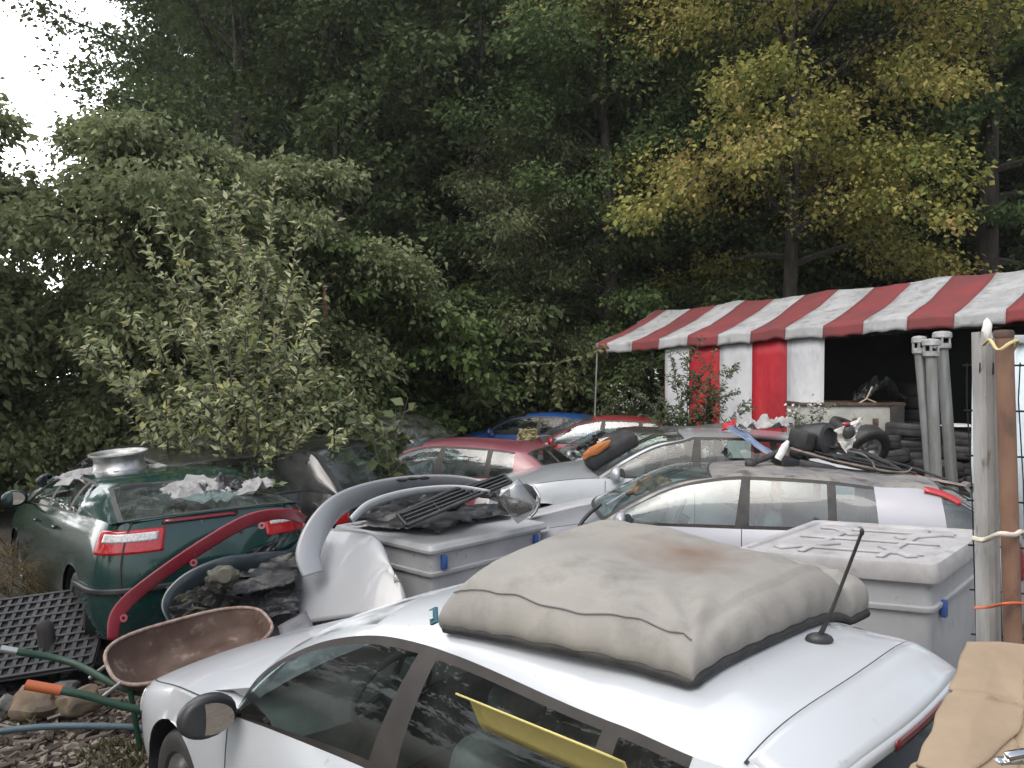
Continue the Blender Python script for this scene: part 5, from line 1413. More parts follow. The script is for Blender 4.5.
mb = MB(); mb.tube([Vector((0, 0, 0)), (rp1 - rb_) * .5, rp1 - rb_], .034, 20); mb.build('shaft', mat('brown_rust', (.16, .085, .055), .75, c2=(.21, .125, .085), nscale=5, c3=(.10, .06, .05), n3=14, lo3=.55, hi3=.7, sx=(1, 1, .4), bump=.15), pole, smooth=50)
mb = MB(); mb.lathe([(.036, -.02), (.038, .0), (.033, .012), (.001, .014)], Matrix.Translation(rp1 - rb_), 20); mb.build('end_cap', M['rust'], pole, smooth=50)
def wrap(name, label, cat, pts, r, m):
    mb = MB(); P = smooth_path(pts, 6); mb.tube(P, r, 6); tag(mb.build(name, m, None, smooth=60, origin=P[0]), label, cat)
rope_m = mat('pale_rope', (.55, .50, .42), .9, bump=.4, bscale=200)
wrap('rope', 'pale rope tied round the rusty pole and post half way up', 'rope', [at(972, 538, 3.3), at(984, 540, 3.27), at(1000, 534, 3.14), at(1014, 535, 3.14), at(1022, 532, 3.18), at(1030, 545, 3.2)], .011, rope_m)
wrap('rope', 'yellowish rope looped at the top of the post and pole', 'rope', [at(983, 345, 3.28), at(990, 340, 3.2), at(998, 350, 3.14), at(1010, 343, 3.14), at(1018, 341, 3.2), at(1012, 352, 3.24)], .007, mat('yellow_rope', (.5, .42, .22), .9))
wrap('wire', 'orange red wire tied low round the post and pole', 'wire', [at(974, 608, 3.3), at(988, 607, 3.27), at(1003, 604, 3.14), at(1014, 603, 3.14), at(1030, 604, 3.2)], .006, mat('orange_wire', (.45, .10, .04), .6))
mf = empty('mesh_fence', Vector((at(988, 500, 3.42).x, 3.42, 0)), (0, 0, 0), 'dark welded mesh fence panel behind the rusty pole', 'fence')
fd = Vector((.80, -.25, 0)).normalized(); 
mb = MB(); wires = []
for i in range(34):
    x = i * .05
    b = fd * x; lean = Vector((-.10, 0, 0))
    mb.tube([b + Vector((0, 0, .1)), b + lean * .75 + Vector((0, 0, 1.85)), b + lean + Vector((0, -.0, 2.2)), b + lean + Vector((-.06, -.10, 2.36))], .0032, 4, caps=False)
for j in range(12):
    z = .15 + j * .2
    for dz in (0, .0):
        mb.tube([fd * -.02 + Vector((-.10 * min(z / 2.3, 1), -.006, z)), fd * 1.7 + Vector((-.10 * min(z / 2.3, 1), -.006, z))], .0042, 4, caps=False)
mb.build('wire_mesh', mat('dark_wire', (.03, .032, .033), .5, .4), mf, smooth=60)
# flattened cardboard leaning at the back of the white car
cbm = mat('cardboard', (.27, .205, .14), .85, c2=(.215, .16, .108), nscale=5, lo=.4, hi=.65, c3=(.15, .108, .072), n3=6, lo3=.62, hi3=.75)
A0, A1, A2, A3 = at(983, 641, 1.95), at(1130, 655, 1.85), at(1130, 900, 1.35), at(936, 765, 1.55)
def cboard(s, t):
    p = A0.lerp(A1, s).lerp(A3.lerp(A2, s), t)
    p += Vector((.6, -.7, .35)).normalized() * (.002 * math.sin(s * 16 + t * 5) * (1 - .4 * t) + .007 * mnoise.noise(Vector((s * 4, t * 5, 2))) - .04 * max(0, .12 - s) / .12)
    p += Vector((.6, -.7, .35)).normalized() * (-.022 * math.exp(-((s - .34 - .12 * t) / .018) ** 2) + .016 * math.exp(-((t - .46 + .1 * s) / .015) ** 2) - .012 * math.exp(-((s + t * .6 - .75) / .02) ** 2))
    p.x += .004 * mnoise.noise(Vector((t * 7, 0, 3))) * (1 - s) * 2
    return p
cbb = MB(); cbb.grid(cboard, lin(0, 1, 90), lin(0, 1, 90))
co = tag(cbb.build('cardboard_sheet', cbm, None, smooth=30, solid=.006, origin=A0), 'creased brown cardboard sheet leaning behind the white car', 'cardboard')
cbb = MB(); P = [cboard(.012, t) - A0 + Vector((.0, -.01, 0)) for t in lin(.9, 1, 8)]
cbb.grid(lambda t, a: cboard(.0 + .02, 1.0 - .0) - A0 + Vector((.03 * math.cos(a) + t * .10, .02 * math.sin(a) - t * .04, -.03 + .03 * math.sin(a))), lin(0, 1, 6), lin(0, 4.5, 14)); cbb.build('rolled_corner', cbm, co, smooth=60, solid=.004)
ch = MB(); cp = at(1017, 755, 1.44)
ch.box((0, 0, 0), (.05, .02, .016), rotm(.2, -.1, .15), .007); ch.box((-.005, .004, -.013), (.07, .02, .009), rotm(.2, .06, .15), .005)
tag(ch.build('chrome_trim', M['chrome'], None, smooth=40), 'shiny chrome trim piece resting on the cardboard', 'car part').location = cp
# ------------------------------------------------------------------ ground and hillside
def sstep(a, b, x):
    t = min(max((x - a) / (b - a), 0), 1); return t * t * (3 - 2 * t)
def hill(x, y):
    d = max(0, y - 19) * sstep(-24, -6, x + (y - 19) * .12)
    z = d * .42 + .5 * mnoise.noise(Vector((x * .12, y * .12, 0))) * min(d, 3)
    near = .035 * mnoise.noise(Vector((x * .9, y * .9, 3))) + .015 * mnoise.noise(Vector((x * 3, y * 3, 5)))
    return z + near - .02
gx = lin(-60, -14, 12)[:-1] + lin(-14, 16, 110) + lin(16, 60, 12)[1:]
gy = lin(-14, 0, 8)[:-1] + lin(0, 20, 80) + lin(20, 90, 40)[1:]
mb = MB(); mb.grid(lambda x, y: Vector((x, y, hill(x, y))), gx, gy)
gm_ = mat('yard_soil', (.06, .046, .035), .95, c2=(.10, .085, .065), nscale=1.4, lo=.4, hi=.65, c3=(.03, .034, .02), n3=.4, lo3=.45, hi3=.6, bump=.6, bscale=22, bdist=.04)
tag(mb.build('ground', gm_, None, smooth=180), kind='structure')

def flakes(n, region, zf, smin, smax, mt, name, label, cat, seed, tilt=.5, aspect=(1.5, 5), thick=.006):
    rng = np.random.default_rng(seed); mb = MB()
    for i in range(n):
        x, y = region(rng)
        L_, w = rng.uniform(smin, smax), 0; w = L_ / rng.uniform(*aspect)
        a = rng.uniform(0, 6.28); Rm = rotm(rng.normal(0, tilt), rng.normal(0, tilt * .6), a)
        t = thick * rng.uniform(.5, 1.6)
        c = Vector((x, y, zf(x, y) + abs(rng.normal(0, .015)) + .012))
        V = [Rm @ Vector((sx * L_ / 2 * rng.uniform(.8, 1.1), sy * w / 2 * rng.uniform(.7, 1.2), sz * t)) + c for sz in (-1, 1) for sx, sy in ((-1, -1), (1, -1), (1, 1), (-1, 1))]
        mb.add(V, [(0, 3, 2, 1), (4, 5, 6, 7), (0, 1, 5, 4), (1, 2, 6, 5), (2, 3, 7, 6), (3, 0, 4, 7)])
    return tag(mb.build(name, mt, None, smooth=0), label, cat, kind='stuff')

def island_mat(name, cols, rough=.9, trans=0, spec=.3, clump=None, cscale=.7):
    """colour changes from one loose piece to the next"""
    m = bpy.data.materials.new(name); m.use_nodes = True
    nt = m.node_tree; N = nt.nodes; L = nt.links; b = N['Principled BSDF']
    b.inputs['Roughness'].default_value = rough; b.inputs['Specular IOR Level'].default_value = spec
    g = N.new('ShaderNodeNewGeometry'); cr = N.new('ShaderNodeValToRGB')
    el = cr.color_ramp.elements
    while len(el) < len(cols): el.new(.5)
    for i, c in enumerate(cols): el[i].position = i / (len(cols) - 1); el[i].color = (*c, 1)
    src = g.outputs['Random Per Island']
    if clump:
        tc = N.new('ShaderNodeTexCoord'); n = N.new('ShaderNodeTexNoise'); n.inputs['Scale'].default_value = cscale; n.inputs['Detail'].default_value = 3
        L.new(tc.outputs['Object'], n.inputs['Vector'])
        r = N.new('ShaderNodeMapRange'); r.inputs['From Min'].default_value = .35; r.inputs['From Max'].default_value = .65
        L.new(n.outputs['Fac'], r.inputs['Value'])
        mx = N.new('ShaderNodeMix'); mx.data_type = 'FLOAT'; mx.inputs[0].default_value = clump
        L.new(src, mx.inputs[2]); L.new(r.outputs[0], mx.inputs[3]); src = mx.outputs[0]
    L.new(src, cr.inputs[0]); L.new(cr.outputs[0], b.inputs['Base Color'])
    if trans:
        t = N.new('ShaderNodeBsdfTranslucent'); ms = N.new('ShaderNodeMixShader'); ms.inputs[0].default_value = trans
        L.new(cr.outputs[0], t.inputs[0]); L.new(b.outputs[0], ms.inputs[1]); L.new(t.outputs[0], ms.inputs[2]); L.new(ms.outputs[0], N['Material Output'].inputs[0])
    return m
chipm = island_mat('wood_chips', [(.03, .022, .018), (.055, .042, .033), (.085, .066, .053), (.12, .10, .08), (.28, .25, .21)])
flakes(5200, lambda r: (r.uniform(-4.6, -1.6), 4.0 + 2.0 * r.random() ** 1.3), hill, .025, .10, chipm, 'wood_chips', 'brown and grey wood chips covering the ground at the left', 'wood chips', 2)
flakes(420, lambda r: (r.uniform(-4.6, -1.8), 4.2 + 1.5 * r.random()), hill, .10, .22, island_mat('bark_strips', [(.05, .04, .033), (.1, .08, .065), (.25, .22, .19)]), 'bark_strips', 'longer pale bark strips among the wood chips', 'bark', 3, .25, (3, 7), .007)
flakes(2600, lambda r: (r.uniform(-9, 9), r.uniform(5.6, 16)), hill, .03, .09, island_mat('dead_leaves', [(.06, .04, .025), (.12, .08, .045), (.2, .13, .07)]), 'dead_leaves', 'dead leaves and litter scattered over the yard', 'leaves', 5, .4, (1.2, 2), .002)

# ------------------------------------------------------------------ plants
def leaf_arrays(P, D, S, W, rng, up=.6, fold=.12):
    """rhombic leaves: base point, direction, length, width ratio"""
    n = len(P)
    D = D / (np.linalg.norm(D, axis=1, keepdims=True) + 1e-9)
    nr = rng.normal(size=(n, 3)); nr[:, 2] += up * 2
    nr -= D * (nr * D).sum(1, keepdims=True); nr /= np.linalg.norm(nr, axis=1, keepdims=True) + 1e-9
    sd = np.cross(D, nr)
    L = S[:, None]; w = L * W / 2
    v0 = P; v1 = P + D * L * .42 + sd * w + nr * L * fold; v2 = P + D * L - nr * L * .12; v3 = P + D * L * .42 - sd * w + nr * L * fold
    return np.stack([v0, v1, v2, v3], 1).reshape(-1, 3)
def leaf_object(name, V, mt, parent=None):
    n = len(V) // 4
    me = bpy.data.meshes.new(name)
    me.vertices.add(len(V)); me.vertices.foreach_set('co', V.astype(np.float32).ravel())
    me.loops.add(n * 6); me.polygons.add(n * 2)
    b = np.arange(n)[:, None] * 4
    idx = np.concatenate([b, b + 1, b + 2, b, b + 2, b + 3], 1).astype(np.int32)
    me.loops.foreach_set('vertex_index', idx.ravel())
    me.polygons.foreach_set('loop_start', np.arange(n * 2, dtype=np.int32) * 3)
    me.update(); me.validate()
    me.materials.append(mt)
    o = bpy.data.objects.new(name, me); COL.objects.link(o)
    if parent is not None: o.parent = parent
    return o
def V3(a): return np.array([a.x, a.y, a.z])

def tree_meshes(seed, H, base, crown_r, nl, leaf, lw=.6, droop=.15, rise=.5, limbs=26, trunk_r=.2, flat=.35, twig=1.0, up=.6, shape=None, per=1.0, lean=(0, 0), clump=0.0):
    """a tapering trunk with limbs; leaves sit in sprays along the twigs"""
    rng = np.random.default_rng(seed); rn = random.Random(seed)
    tb = MB()
    tr = [Vector((lean[0] * t * H + .12 * math.sin(t * 5 + seed) * t * 2, lean[1] * t * H + .12 * math.cos(t * 4 + seed * 2) * t * 2, H * .96 * t - .25)) for t in lin(0, 1, 14)]
    tb.tube(tr, [trunk_r * (1 - .86 * t ** .9) * (1.35 if t < .04 else 1) for t in lin(0, 1, 14)], 10)
    shape = shape or (lambda t: (math.sin(math.pi * min(1, .12 + t * .9)) ** .7))
    P, D, C = [], [], []
    tw_specs = []
    for i in range(limbs):
        t = (i + rn.random() * .8) / limbs
        z = base + (H - base) * t * .97
        k = min(z / (H * .96), .99) * 13; j = min(int(k), 12); p0 = tr[j].lerp(tr[j + 1], k - j)
        az = i * 2.399 + rn.uniform(-.5, .5)
        ln = crown_r * shape(t) * rn.uniform(.72, 1.12)
        el = rise * (1 - .2 * t) + rn.uniform(-.15, .25) + t * .5
        d = Vector((math.cos(az) * math.cos(el), math.sin(az) * math.cos(el), math.sin(el)))
        pts = [p0]; m = 7
        for s in range(m):
            d = (d + Vector((rn.uniform(-.14, .14), rn.uniform(-.14, .14), -droop * (s + 1) / m * 1.2 + rn.uniform(-.05, .05)))).normalized()
            pts.append(pts[-1] + d * (ln / m))
        r0 = max(.018, trunk_r * .38 * (1 - t * .6))
        tb.tube(pts, [r0 * (1 - .85 * s / m) for s in range(m + 1)], 5, caps=False)
        for s in range(2 if ln > 1.2 else 1, m + 1):
            for q in range(3 if s < m else 2):
                a2 = az + rn.choice((-1, 1)) * rn.uniform(.35, 1.25) if s < m else az + rn.uniform(-.4, .4)
                tl = ln * .34 * rn.uniform(.6, 1.2) * (1.1 - .5 * s / m) * twig
                dz = rn.uniform(-.25, .35) - droop * .5
                td = Vector((math.cos(a2), math.sin(a2), dz)).normalized()
                tw_specs.append((pts[s], td, tl))
    tot = sum(t[2] for t in tw_specs)
    for p, td, tl in tw_specs:
        n = max(3, int(nl * tl / tot))
        s = rng.random(n) ** .8
        base_ = V3(p)[None] + V3(td)[None] * (s * tl)[:, None]
        base_[:, 2] -= droop * .45 * tl * s ** 2
        j = rng.normal(size=(n, 3)) * np.array([1, 1, flat]) * (.10 + .16 * tl)
        if clump:
            # rounded tufts at the twig's end: leaves mostly on the outside of each
            m_ = rng.random(n) < clump
            cn = V3(p) + V3(td) * tl * .85
            sph = rng.normal(size=(n, 3)); sph /= np.linalg.norm(sph, axis=1, keepdims=True)
            sph *= (rng.random(n) ** .4 * (.26 + .30 * tl))[:, None] * np.array([1, 1, .72])
            base_ = np.where(m_[:, None], cn[None], base_); j = np.where(m_[:, None], sph, j)
        P.append(base_ + j)
        dd = rng.normal(size=(n, 3)) * .8 + V3(td)[None] * .8 + j * 1.5; dd[:, 2] -= droop * 1.2 + .15
        D.append(dd)
    P = np.concatenate(P); D = np.concatenate(D)
    S = leaf * (.5 + rng.random(len(P)) ** 1.6 * 1.0)
    return tb, leaf_arrays(P, D, S, lw, rng, up)
BARK = mat('tree_bark', (.035, .03, .025), .95, c2=(.07, .062, .052), nscale=5, bump=.6, bscale=14, bdist=.05, sx=(2, 2, .5))
BARK2 = mat('pale_bark', (.09, .08, .065), .95, c2=(.15, .135, .115), nscale=5, bump=.5, bscale=14, bdist=.04, sx=(2, 2, .5))
def plant_tree(name, x, y, tbv, mt, label, cat='tree', group=None, bark=None, rz=0, sc=1.0, z=None):
    o = empty(name, (x, y, hill(x, y) if z is None else z), (0, 0, rz), label, cat, group, sc)
    tb, V = tbv
    tb.build('trunk', bark or BARK, o, smooth=60)
    leaf_object('crown', V, mt, o)
    return o
def copy_thing(o, loc, rz, sc, label=None):
    c = o.copy(); COL.objects.link(c); c.location = loc; c.rotation_euler = (0, 0, rz); c.scale = (sc,) * 3
    if label: c['label'] = label
    for ch in list(o.children):
        k = ch.copy(); COL.objects.link(k); k.parent = c
    return c
G = lambda *c: [tuple(v) for v in c]
L_yel = island_mat('yellow_beech_leaves', G((0.101, 0.139, 0.040), (0.178, 0.203, 0.057), (0.280, 0.274, 0.075), (0.338, 0.287, 0.094), (0.304, 0.203, 0.094)), .7, .35, .2, .45, .55)
L_oak = island_mat('dark_oak_leaves', G((0.036, 0.056, 0.025), (0.069, 0.096, 0.036), (0.101, 0.126, 0.048)), .7, .3, .2, .4, .6)
L_mid = island_mat('green_leaves', G((0.039, 0.066, 0.025), (0.079, 0.122, 0.043), (0.114, 0.149, 0.053)), .7, .3, .2, .4, .6)
L_wil = island_mat('willow_leaves', G((0.075, 0.098, 0.045), (0.128, 0.149, 0.071), (0.179, 0.194, 0.098)), .7, .35, .2, .4, .8)
L_bus = island_mat('bush_leaves', G((0.047, 0.080, 0.026), (0.092, 0.138, 0.043), (0.151, 0.193, 0.059)), .65, .35, .25, .4, 1.0)
L_big = island_mat('pale_big_leaves', G((0.109, 0.139, 0.066), (0.185, 0.216, 0.104), (0.283, 0.307, 0.149)), .6, .4, .3, .35, .8)
L_app = island_mat('shrub_leaves', G((0.172, 0.218, 0.111), (0.297, 0.344, 0.172), (0.500, 0.513, 0.312), (0.374, 0.374, 0.124)), .5, .35, .4)

plant_tree('beech_tree', 6.7, 18.6, tree_meshes(11, 15.8, 5.0, 5.9, 85000, .115, .72, .30, .42, 38, .24, .45, 1.0, .8, lambda t: (.72 + .38 * math.sin(t * 3)) * (1 - t ** 3 * .5), clump=.55), L_yel, 'yellowing beech tree rising behind the striped tent roof', bark=BARK)
plant_tree('oak_tree', -8.2, 23, tree_meshes(12, 18.5, 3.5, 6.6, 60000, .14, .62, .1, .45, 36, .38, .7, clump=.65), L_oak, 'broad dark oak on the skyline at the upper left')
plant_tree('tall_tree', -2.9, 27, tree_meshes(13, 22, 7, 6.2, 36000, .17, .65, .1, .4, 32, .45, .7, clump=.65), L_oak, 'tall tree with a thick dark trunk and forked limb at the middle of the wood', z=hill(-2.9, 27))
plant_tree('leafy_tree', 2.6, 20.5, tree_meshes(14, 15, 2.5, 3.9, 40000, .13, .68, .2, .45, 34, .24, .7, clump=.7), L_mid, 'dense green tree just left of the yellow beech')
wil = tree_meshes(15, 6.6, .5, 2.7, 26000, .11, .36, .25, .75, 34, .10, .5, .9)
plant_tree('willow_bush', .5, 20.4, wil, L_wil, 'pale fine leaved willow bush in the middle of the wood edge', 'bush', sc=1.28)
bus = tree_meshes(16, 4.6, .3, 2.3, 16000, .13, .7, .35, .35, 30, .07, .16, 1.1, 1.2)
b0 = plant_tree('broadleaf_bush', -3.1, 16.6, bus, L_bus, 'layered green bush behind the black estate', 'bush', sc=1.2)
copy_thing(b0, (-1.1, 19.6, 0), 2.1, 1.08, 'lower green bush right behind the maroon hatchback')
copy_thing(b0, (2.9, 20.2, 0), 4.0, .9, 'shaded bush behind the blue hatchback')
big = tree_meshes(17, 6.9, .3, 3.3, 52000, .125, .55, .5, .6, 36, .14, .7, 1.0, .3, lambda t: (math.sin(math.pi * min(1, .12 + t * .88)) ** .7) * (.8 + .3 * math.sin(t * 23)), clump=.35)
l0 = plant_tree('large_leaved_tree', -6.4, 12.8, big, L_big, 'pale large leaved tree filling the left, taller of the two', 'tree', sc=1.02)
copy_thing(l0, (-9.3, 12.6, 0), 2.4, 1.12, 'pale large leaved tree cut by the left picture edge')
copy_thing(l0, (-4.4, 15.4, 0), 4.4, 1.0, 'large leaved tree between the skyline oak and the layered bush')
plant_tree('roadside_tree', 12.6, 20.5, tree_meshes(18, 17, 4.5, 4.6, 20000, .16, .6, .25, .2, 26, .38, .35), L_mid, 'tree with a thick dark trunk behind the tent at the right', bark=BARK)
oak2 = tree_meshes(19, 15, 2.2, 4.6, 22000, .20, .66, .1, .45, 28, .26, .75, clump=.7)
oak3 = tree_meshes(20, 17, 3.0, 5.0, 22000, .20, .66, .1, .45, 28, .3, .75, clump=.7)
W_ = 'dark trees of the wood on the hillside'
wl_ = 'dark tree in the deep shade of the wood on the hillside'
f0 = plant_tree('forest_tree', 4.5, 24, oak2, L_oak, wl_, 'tree', W_)
f1 = plant_tree('forest_tree', -4.8, 30, oak3, L_oak, wl_, 'tree', W_)
rn = random.Random(5); spots = [(4.5, 24), (-4.8, 30), (-7.6, 23), (-2.9, 27), (2.6, 20.5), (6.7, 18.6), (12.6, 20.5)]
tries = 0
while len(spots) < 64 and tries < 4000:
    tries += 1
    y = rn.uniform(21.5, 44); x = rn.uniform(-.40 * y, .80 * y)
    if any((x - a) ** 2 + (y - b) ** 2 < 3.1 ** 2 for a, b in spots): continue
    spots.append((x, y))
    copy_thing(rn.choice((f0, f1)), (x, y, hill(x, y)), rn.uniform(0, 6.28), rn.uniform(.8, 1.15))
und = tree_meshes(21, 3.8, .2, 2.3, 12000, .15, .66, .2, .5, 24, .06, .7, clump=.6)
u0 = plant_tree('undergrowth_bush', 8.5, 19.5, und, L_oak, 'dark low bush at the foot of the wood', 'bush', 'dark bushes at the foot of the wood')
for x, y, s in [(11, 18.2, 1.1), (14, 19, 1.2), (5.2, 20.2, 1.1), (3.2, 18.8, .95), (-5.2, 19.5, 1.25), (-1.5, 19, 1.2), (-9, 18.5, 1.3), (17, 17, 1.3), (9.5, 22.5, 1.4), (13, 25, 1.4), (.5, 22.5, 1.3), (-12, 16, 1.2), (7, 22.5, 1.4), (-14, 20, 1.3), (19.5, 20, 1.4), (1.5, 25.5, 1.5), (-3, 23, 1.4), (4.4, 28, 1.5), (16, 22.5, 1.5), (-5.5, 26, 1.5), (-4.2, 22, 1.3), (-8.5, 27, 1.6), (-1, 28, 1.6), (-6.5, 31, 1.7), (-3.5, 33, 1.8), (-7, 20.5, 1.3)]:
    copy_thing(u0, (x, y, hill(x, y)), x * 1.7, s)

for x, y, sc_ in [(-10.5, 4.0, .95), (-12.5, -1.5, 1.0), (-9.5, -7, .9)]:  # out-of-view trees, added to block the sky glow and darken the car windows
    copy_thing(f0, (x, y, 0), y, sc_, 'unseen tree added left of the yard to darken window reflections')
# ------------------------------------------------------------------ nearer plants
def shoots(seed, stems, leaf, lw, gap, mt, stem_r=.008, per=2, spread=.02, up=.9, side=.7):
    """stems: list of point lists; leaves stand alternately along them"""
    rng = np.random.default_rng(seed); tb = MB(); P, D = [], []
    for st in stems:
        pth = smooth_path(st, 6)
        tb.tube(pth, [stem_r * (1 - .75 * i / (len(pth) - 1)) + .0012 for i in range(len(pth))], 5, caps=False)
        s = 0
        for a, b in zip(pth[:-1], pth[1:]):
            l = (b - a).length; t = (b - a).normalized()
            while s < l:
                for k in range(per):
                    az = rng.uniform(0, 6.28); o = Vector((math.cos(az), math.sin(az), 0)); o = (o - t * o.dot(t)).normalized()
                    P.append(a + t * s + o * spread * rng.random()); D.append(o * side + t * .45 + Vector((0, 0, rng.uniform(-.35, .25))))
                s += gap * rng.uniform(.6, 1.4)
            s -= l
    P = np.array([V3(p) for p in P]); D = np.array([V3(d) for d in D])
    S = leaf * rng.uniform(.6, 1.25, len(P))
    return tb, leaf_arrays(P, D, S, lw, rng, up, .10)
def plant(name, base, tbv, mt, label, cat, stem_mat=None):
    o = empty(name, base, (0, 0, 0), label, cat); tb, V = tbv
    tb.v = [tuple(Vector(v) - base) for v in tb.v]; V = V - V3(base)[None]
    tb.build('stems', stem_mat or BARK2, o, smooth=60); leaf_object('leaves', V, mt, o)
    return o
def fan(seed, base, tips, side_n=5, side_l=.5, wob=.08, low=.25, sag=0):
    """stems from a base to the given tips with side shoots"""
    rn = random.Random(seed); out = []
    for t in tips:
        b = base + Vector((rn.uniform(-.15, .15), rn.uniform(-.15, .15), 0))
        mid = b.lerp(t, .5) + Vector((rn.uniform(-wob, wob), rn.uniform(-wob, wob), .12 * (t - b).length))
        st = [b, b.lerp(mid, .5) + Vector((0, 0, .05)), mid, mid.lerp(t, .55) + Vector((rn.uniform(-wob, wob) * .5, 0, .03)), t]
        out.append(st); P = smooth_path(st, 5)
        ln = (t - b).length
        for k in range(side_n):
            p = P[int(len(P) * rn.uniform(low, .9))]
            az = rn.uniform(0, 6.28); l = side_l * rn.uniform(.4, 1.2)
            d = Vector((math.cos(az), math.sin(az), rn.uniform(.1, .9))).normalized()
            out.append([p, p + d * l * .5 + Vector((0, 0, .03)), p + d * l + Vector((0, 0, .05 - sag))])
    return out
sb_ = Vector((-2.75, 8.35, 0))
Ys = 8.3
tall = [(275, 170, 8.3), (298, 222, 8.2), (205, 198, 8.4), (212, 178, 8.6), (240, 235, 8.2), (180, 250, 8.2), (155, 205, 8.6), (320, 285, 8.1), (232, 205, 8.6), (140, 235, 8.7), (255, 250, 8.0)]
lowt = [(92, 330, 8.2), (60, 340, 8.5), (120, 380, 7.9), (150, 350, 7.8), (110, 300, 8.6), (185, 320, 7.8), (215, 300, 7.8), (245, 330, 7.7), (280, 330, 8.0), (300, 370, 7.8), (325, 335, 8.3), (335, 400, 8.1), (205, 400, 7.6), (165, 410, 7.7), (255, 400, 7.6), (140, 430, 7.9), (300, 430, 7.8), (230, 290, 8.4), (185, 280, 8.5), (265, 285, 8.5), (120, 410, 8.3), (340, 440, 8.0), (270, 445, 7.6), (220, 440, 7.6), (190, 450, 7.8)]
sts = fan(3, sb_, [at(*p) for p in tall], 5, .45, .10, .25) + fan(4, sb_, [at(*p) for p in lowt], 6, .5, .10, .2)
plant('apple_shrub', sb_, shoots(5, sts, .10, .48, .055, L_app, .011, 2), L_app, 'young apple shrub with upright shoots growing between the green liftback and the estate', 'shrub')
vb = Vector((-1.25, 8.6, 0))
vst = fan(8, vb, [at(408, 397, 8.6), at(396, 408, 8.6), at(370, 425, 8.4), at(345, 400, 8.7), at(330, 420, 8.4), at(385, 425, 8.3), at(350, 450, 8.2)], 3, .3, .06, .5)
plant('broad_leaved_weed', vb, shoots(9, vst, .14, .8, .07, L_bus, .008, 1, .02, .8, 1), island_mat('weed_leaves', G((.06, .085, .03), (.10, .13, .05), (.15, .17, .08)), .55, .35, .4), 'broad leaved weed climbing right of the apple shrub', 'plant')
rose_m = island_mat('rose_leaves', G((.045, .075, .03), (.08, .12, .045), (.14, .17, .085)), .55, .3, .4)
petal = island_mat('white_petals', G((.55, .54, .50), (.7, .68, .66)), .6, .3, .3)
def blossoms(tips, n, r, seed, o, base):
    rng = np.random.default_rng(seed); P = []
    for t in tips:
        P.append(V3(t - base)[None] + rng.normal(size=(n, 3)) * r)
    P = np.concatenate(P); D = rng.normal(size=P.shape); D[:, 2] += .4
    leaf_object('blossoms', leaf_arrays(P, D, rng.uniform(.03, .06, len(P)), .8, rng, .5), petal, o)
rbz = at(688, 440, 11.4); rbz.z = 0
tips = [at(x, y, 11.3) for x, y in [(690, 345), (672, 360), (700, 368), (655, 375), (720, 372), (738, 362), (730, 395), (645, 398), (665, 400), (705, 405), (690, 392), (745, 400), (680, 375), (715, 350), (660, 415), (735, 415)]]
o = plant('rose_bush', rbz, shoots(12, fan(13, rbz, tips, 6, .45, .08, .45), .062, .55, .030, rose_m, .008, 2), rose_m, 'straggly rose bush in front of the red and white tent wall', 'bush')
blossoms(tips[3:12:3], 12, .06, 14, o, rbz)
rb2 = at(640, 430, 16.4); rb2.z = 0
tips = [at(x, y, 16.2) for x, y in [(600, 405), (620, 398), (640, 402), (655, 408), (668, 402), (630, 412), (610, 415), (650, 418), (595, 412)]]
o = plant('rose_bush', rb2, shoots(15, fan(16, rb2, tips, 7, .4, .08, .5), .062, .6, .028, rose_m, .007, 2), rose_m, 'low white flowering rose bush behind the red hatchback roof', 'bush')
blossoms(tips[1:7], 40, .13, 17, o, rb2)
wb2 = at(806, 470, 10.4); wb2.z = 0
tips = [at(x, y, 10.3) for x, y in [(795, 412), (812, 405), (822, 415), (800, 428), (828, 432), (840, 440)]]
o = plant('weed_bush', wb2, shoots(18, fan(19, wb2, tips, 6, .35, .06, .5), .05, .6, .03, rose_m, .006, 2), rose_m, 'small pale weed growing at the left end of the steel tank', 'plant')
blossoms(tips[:3], 26, .05, 20, o, wb2)
dry = island_mat('dry_weed', G((.10, .08, .045), (.17, .135, .08), (.26, .215, .135)), .9, .3, .2)
for i, (px, py, h, w, n, lab) in enumerate([(62, 600, .62, .28, 30, 'dry straw coloured weed beside the green car rear wheel, tallest of the dry weeds'), (40, 570, .6, .25, 22, 'dry weed at the front of the green car side'), (88, 622, .35, .2, 22, 'short dry weed in front of the logs'), (25, 590, .35, .25, 16, 'dry weed above the topmost grid mat')]):
    c = onz(px, py + 20, .05); rn = random.Random(i)
    tips = [c + Vector((rn.gauss(0, w), rn.gauss(0, w * .6), h * rn.uniform(.5, 1.15))) for k in range(n)]
    plant('dry_weed', c, shoots(30 + i, fan(40 + i, c, tips, 4, .14, .04, .4), .022, .3, .014, dry, .004, 3), dry, lab, 'weed', dry)
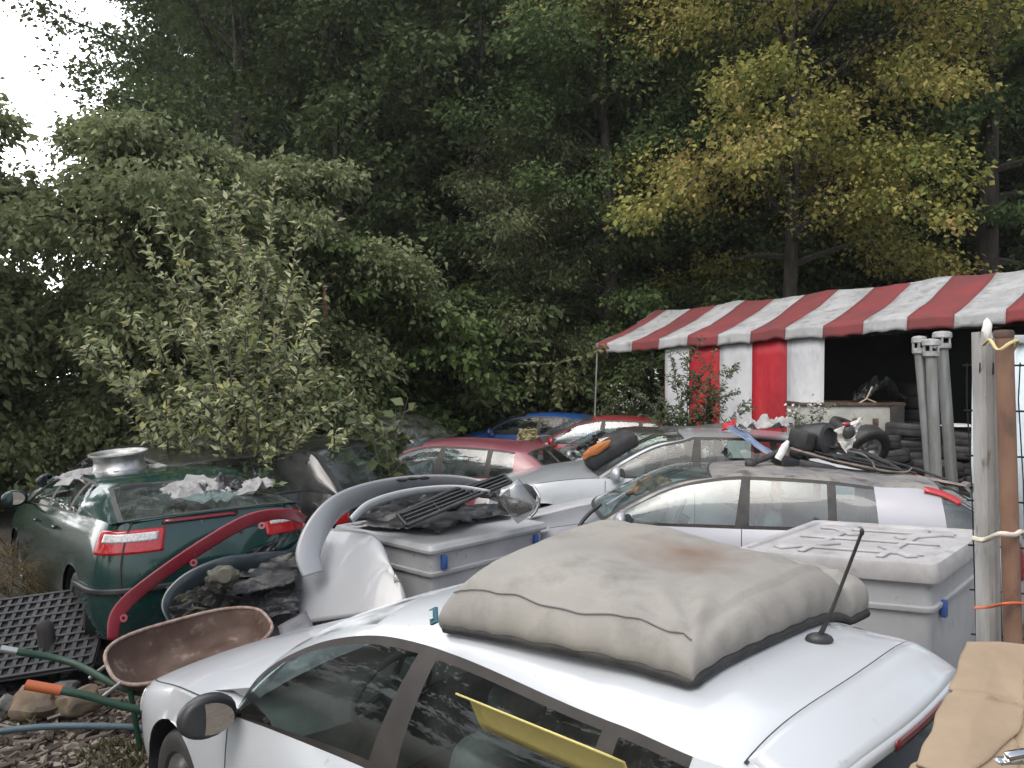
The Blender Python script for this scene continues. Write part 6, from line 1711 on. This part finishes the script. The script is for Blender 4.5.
# vine on the line that runs from the tent corner
v0, v1 = at(607, 346, 14.6), at(517, 364, 13.6)
vp = [v0.lerp(v1, t) + Vector((0, 0, -.12 * math.sin(math.pi * t))) for t in lin(0, 1, 8)]
plant('vine', v0, shoots(50, [vp] + [[p, p + Vector((.02, 0, -.15)), p + Vector((0, 0, -.3 - .25 * (i % 3)))] for i, p in enumerate(vp[2:7])], .11, .8, .035, L_wil, .008, 2), island_mat('vine_leaves', G((.09, .11, .04), (.14, .15, .06), (.18, .18, .08)), .6, .35), 'leafy vine strung on a line from the left tent corner', 'vine')
sn = at(325, 300, 14.6)
mb = MB(); mb.tube([Vector((sn.x, sn.y, 0)), sn.copy(), sn + Vector((-.02, 0, .32))], [.05, .045, .04], 8)
tag(mb.build('snag', mat('red_brown_wood', (.20, .09, .06), .85), None, smooth=50, origin=(sn.x, sn.y, 0)), 'reddish brown stake rising out of the bushes', 'stake')
# grass tufts on the ground
rng = np.random.default_rng(60); n = 9000
x = rng.uniform(-4.5, -1.6, n); y = rng.uniform(3.9, 5.0, n); k = np.array([mnoise.noise(Vector((a * 1.5, b * 1.5, 8))) for a, b in zip(x, y)]) + .25 * (x + 3.0)
x, y = x[k > .28], y[k > .28]
P = np.stack([x, y, np.zeros_like(x)], 1); D = rng.normal(size=P.shape) * .6; D[:, 2] = 1
tag(leaf_object('grass', leaf_arrays(P, D, rng.uniform(.03, .09, len(P)), .16, rng, .1), island_mat('dry_grass', G((.05, .065, .025), (.10, .095, .045), (.18, .155, .09)), .8, .3)), 'short dry grass growing through the wood chips', 'grass', kind='stuff')
# ------------------------------------------------------------------ thin haze, added to lift the dark wood and the glow at left
hm = bpy.data.materials.new('haze'); hm.use_nodes = True
N = hm.node_tree.nodes; N.remove(N['Principled BSDF'])
pv = N.new('ShaderNodeVolumePrincipled'); pv.inputs['Color'].default_value = (.92, .95, 1.0, 1); pv.inputs['Density'].default_value = 0.0005; pv.inputs['Anisotropy'].default_value = 0.35
hm.node_tree.links.new(pv.outputs[0], N['Material Output'].inputs['Volume'])
mb = MB(); mb.box((0, 32, 23), (136, 130, 50))
tag(mb.build('haze', hm, None, smooth=0), kind='stuff')
scene.cycles.volume_bounces = 1
scene.cycles.volume_step_rate = 4
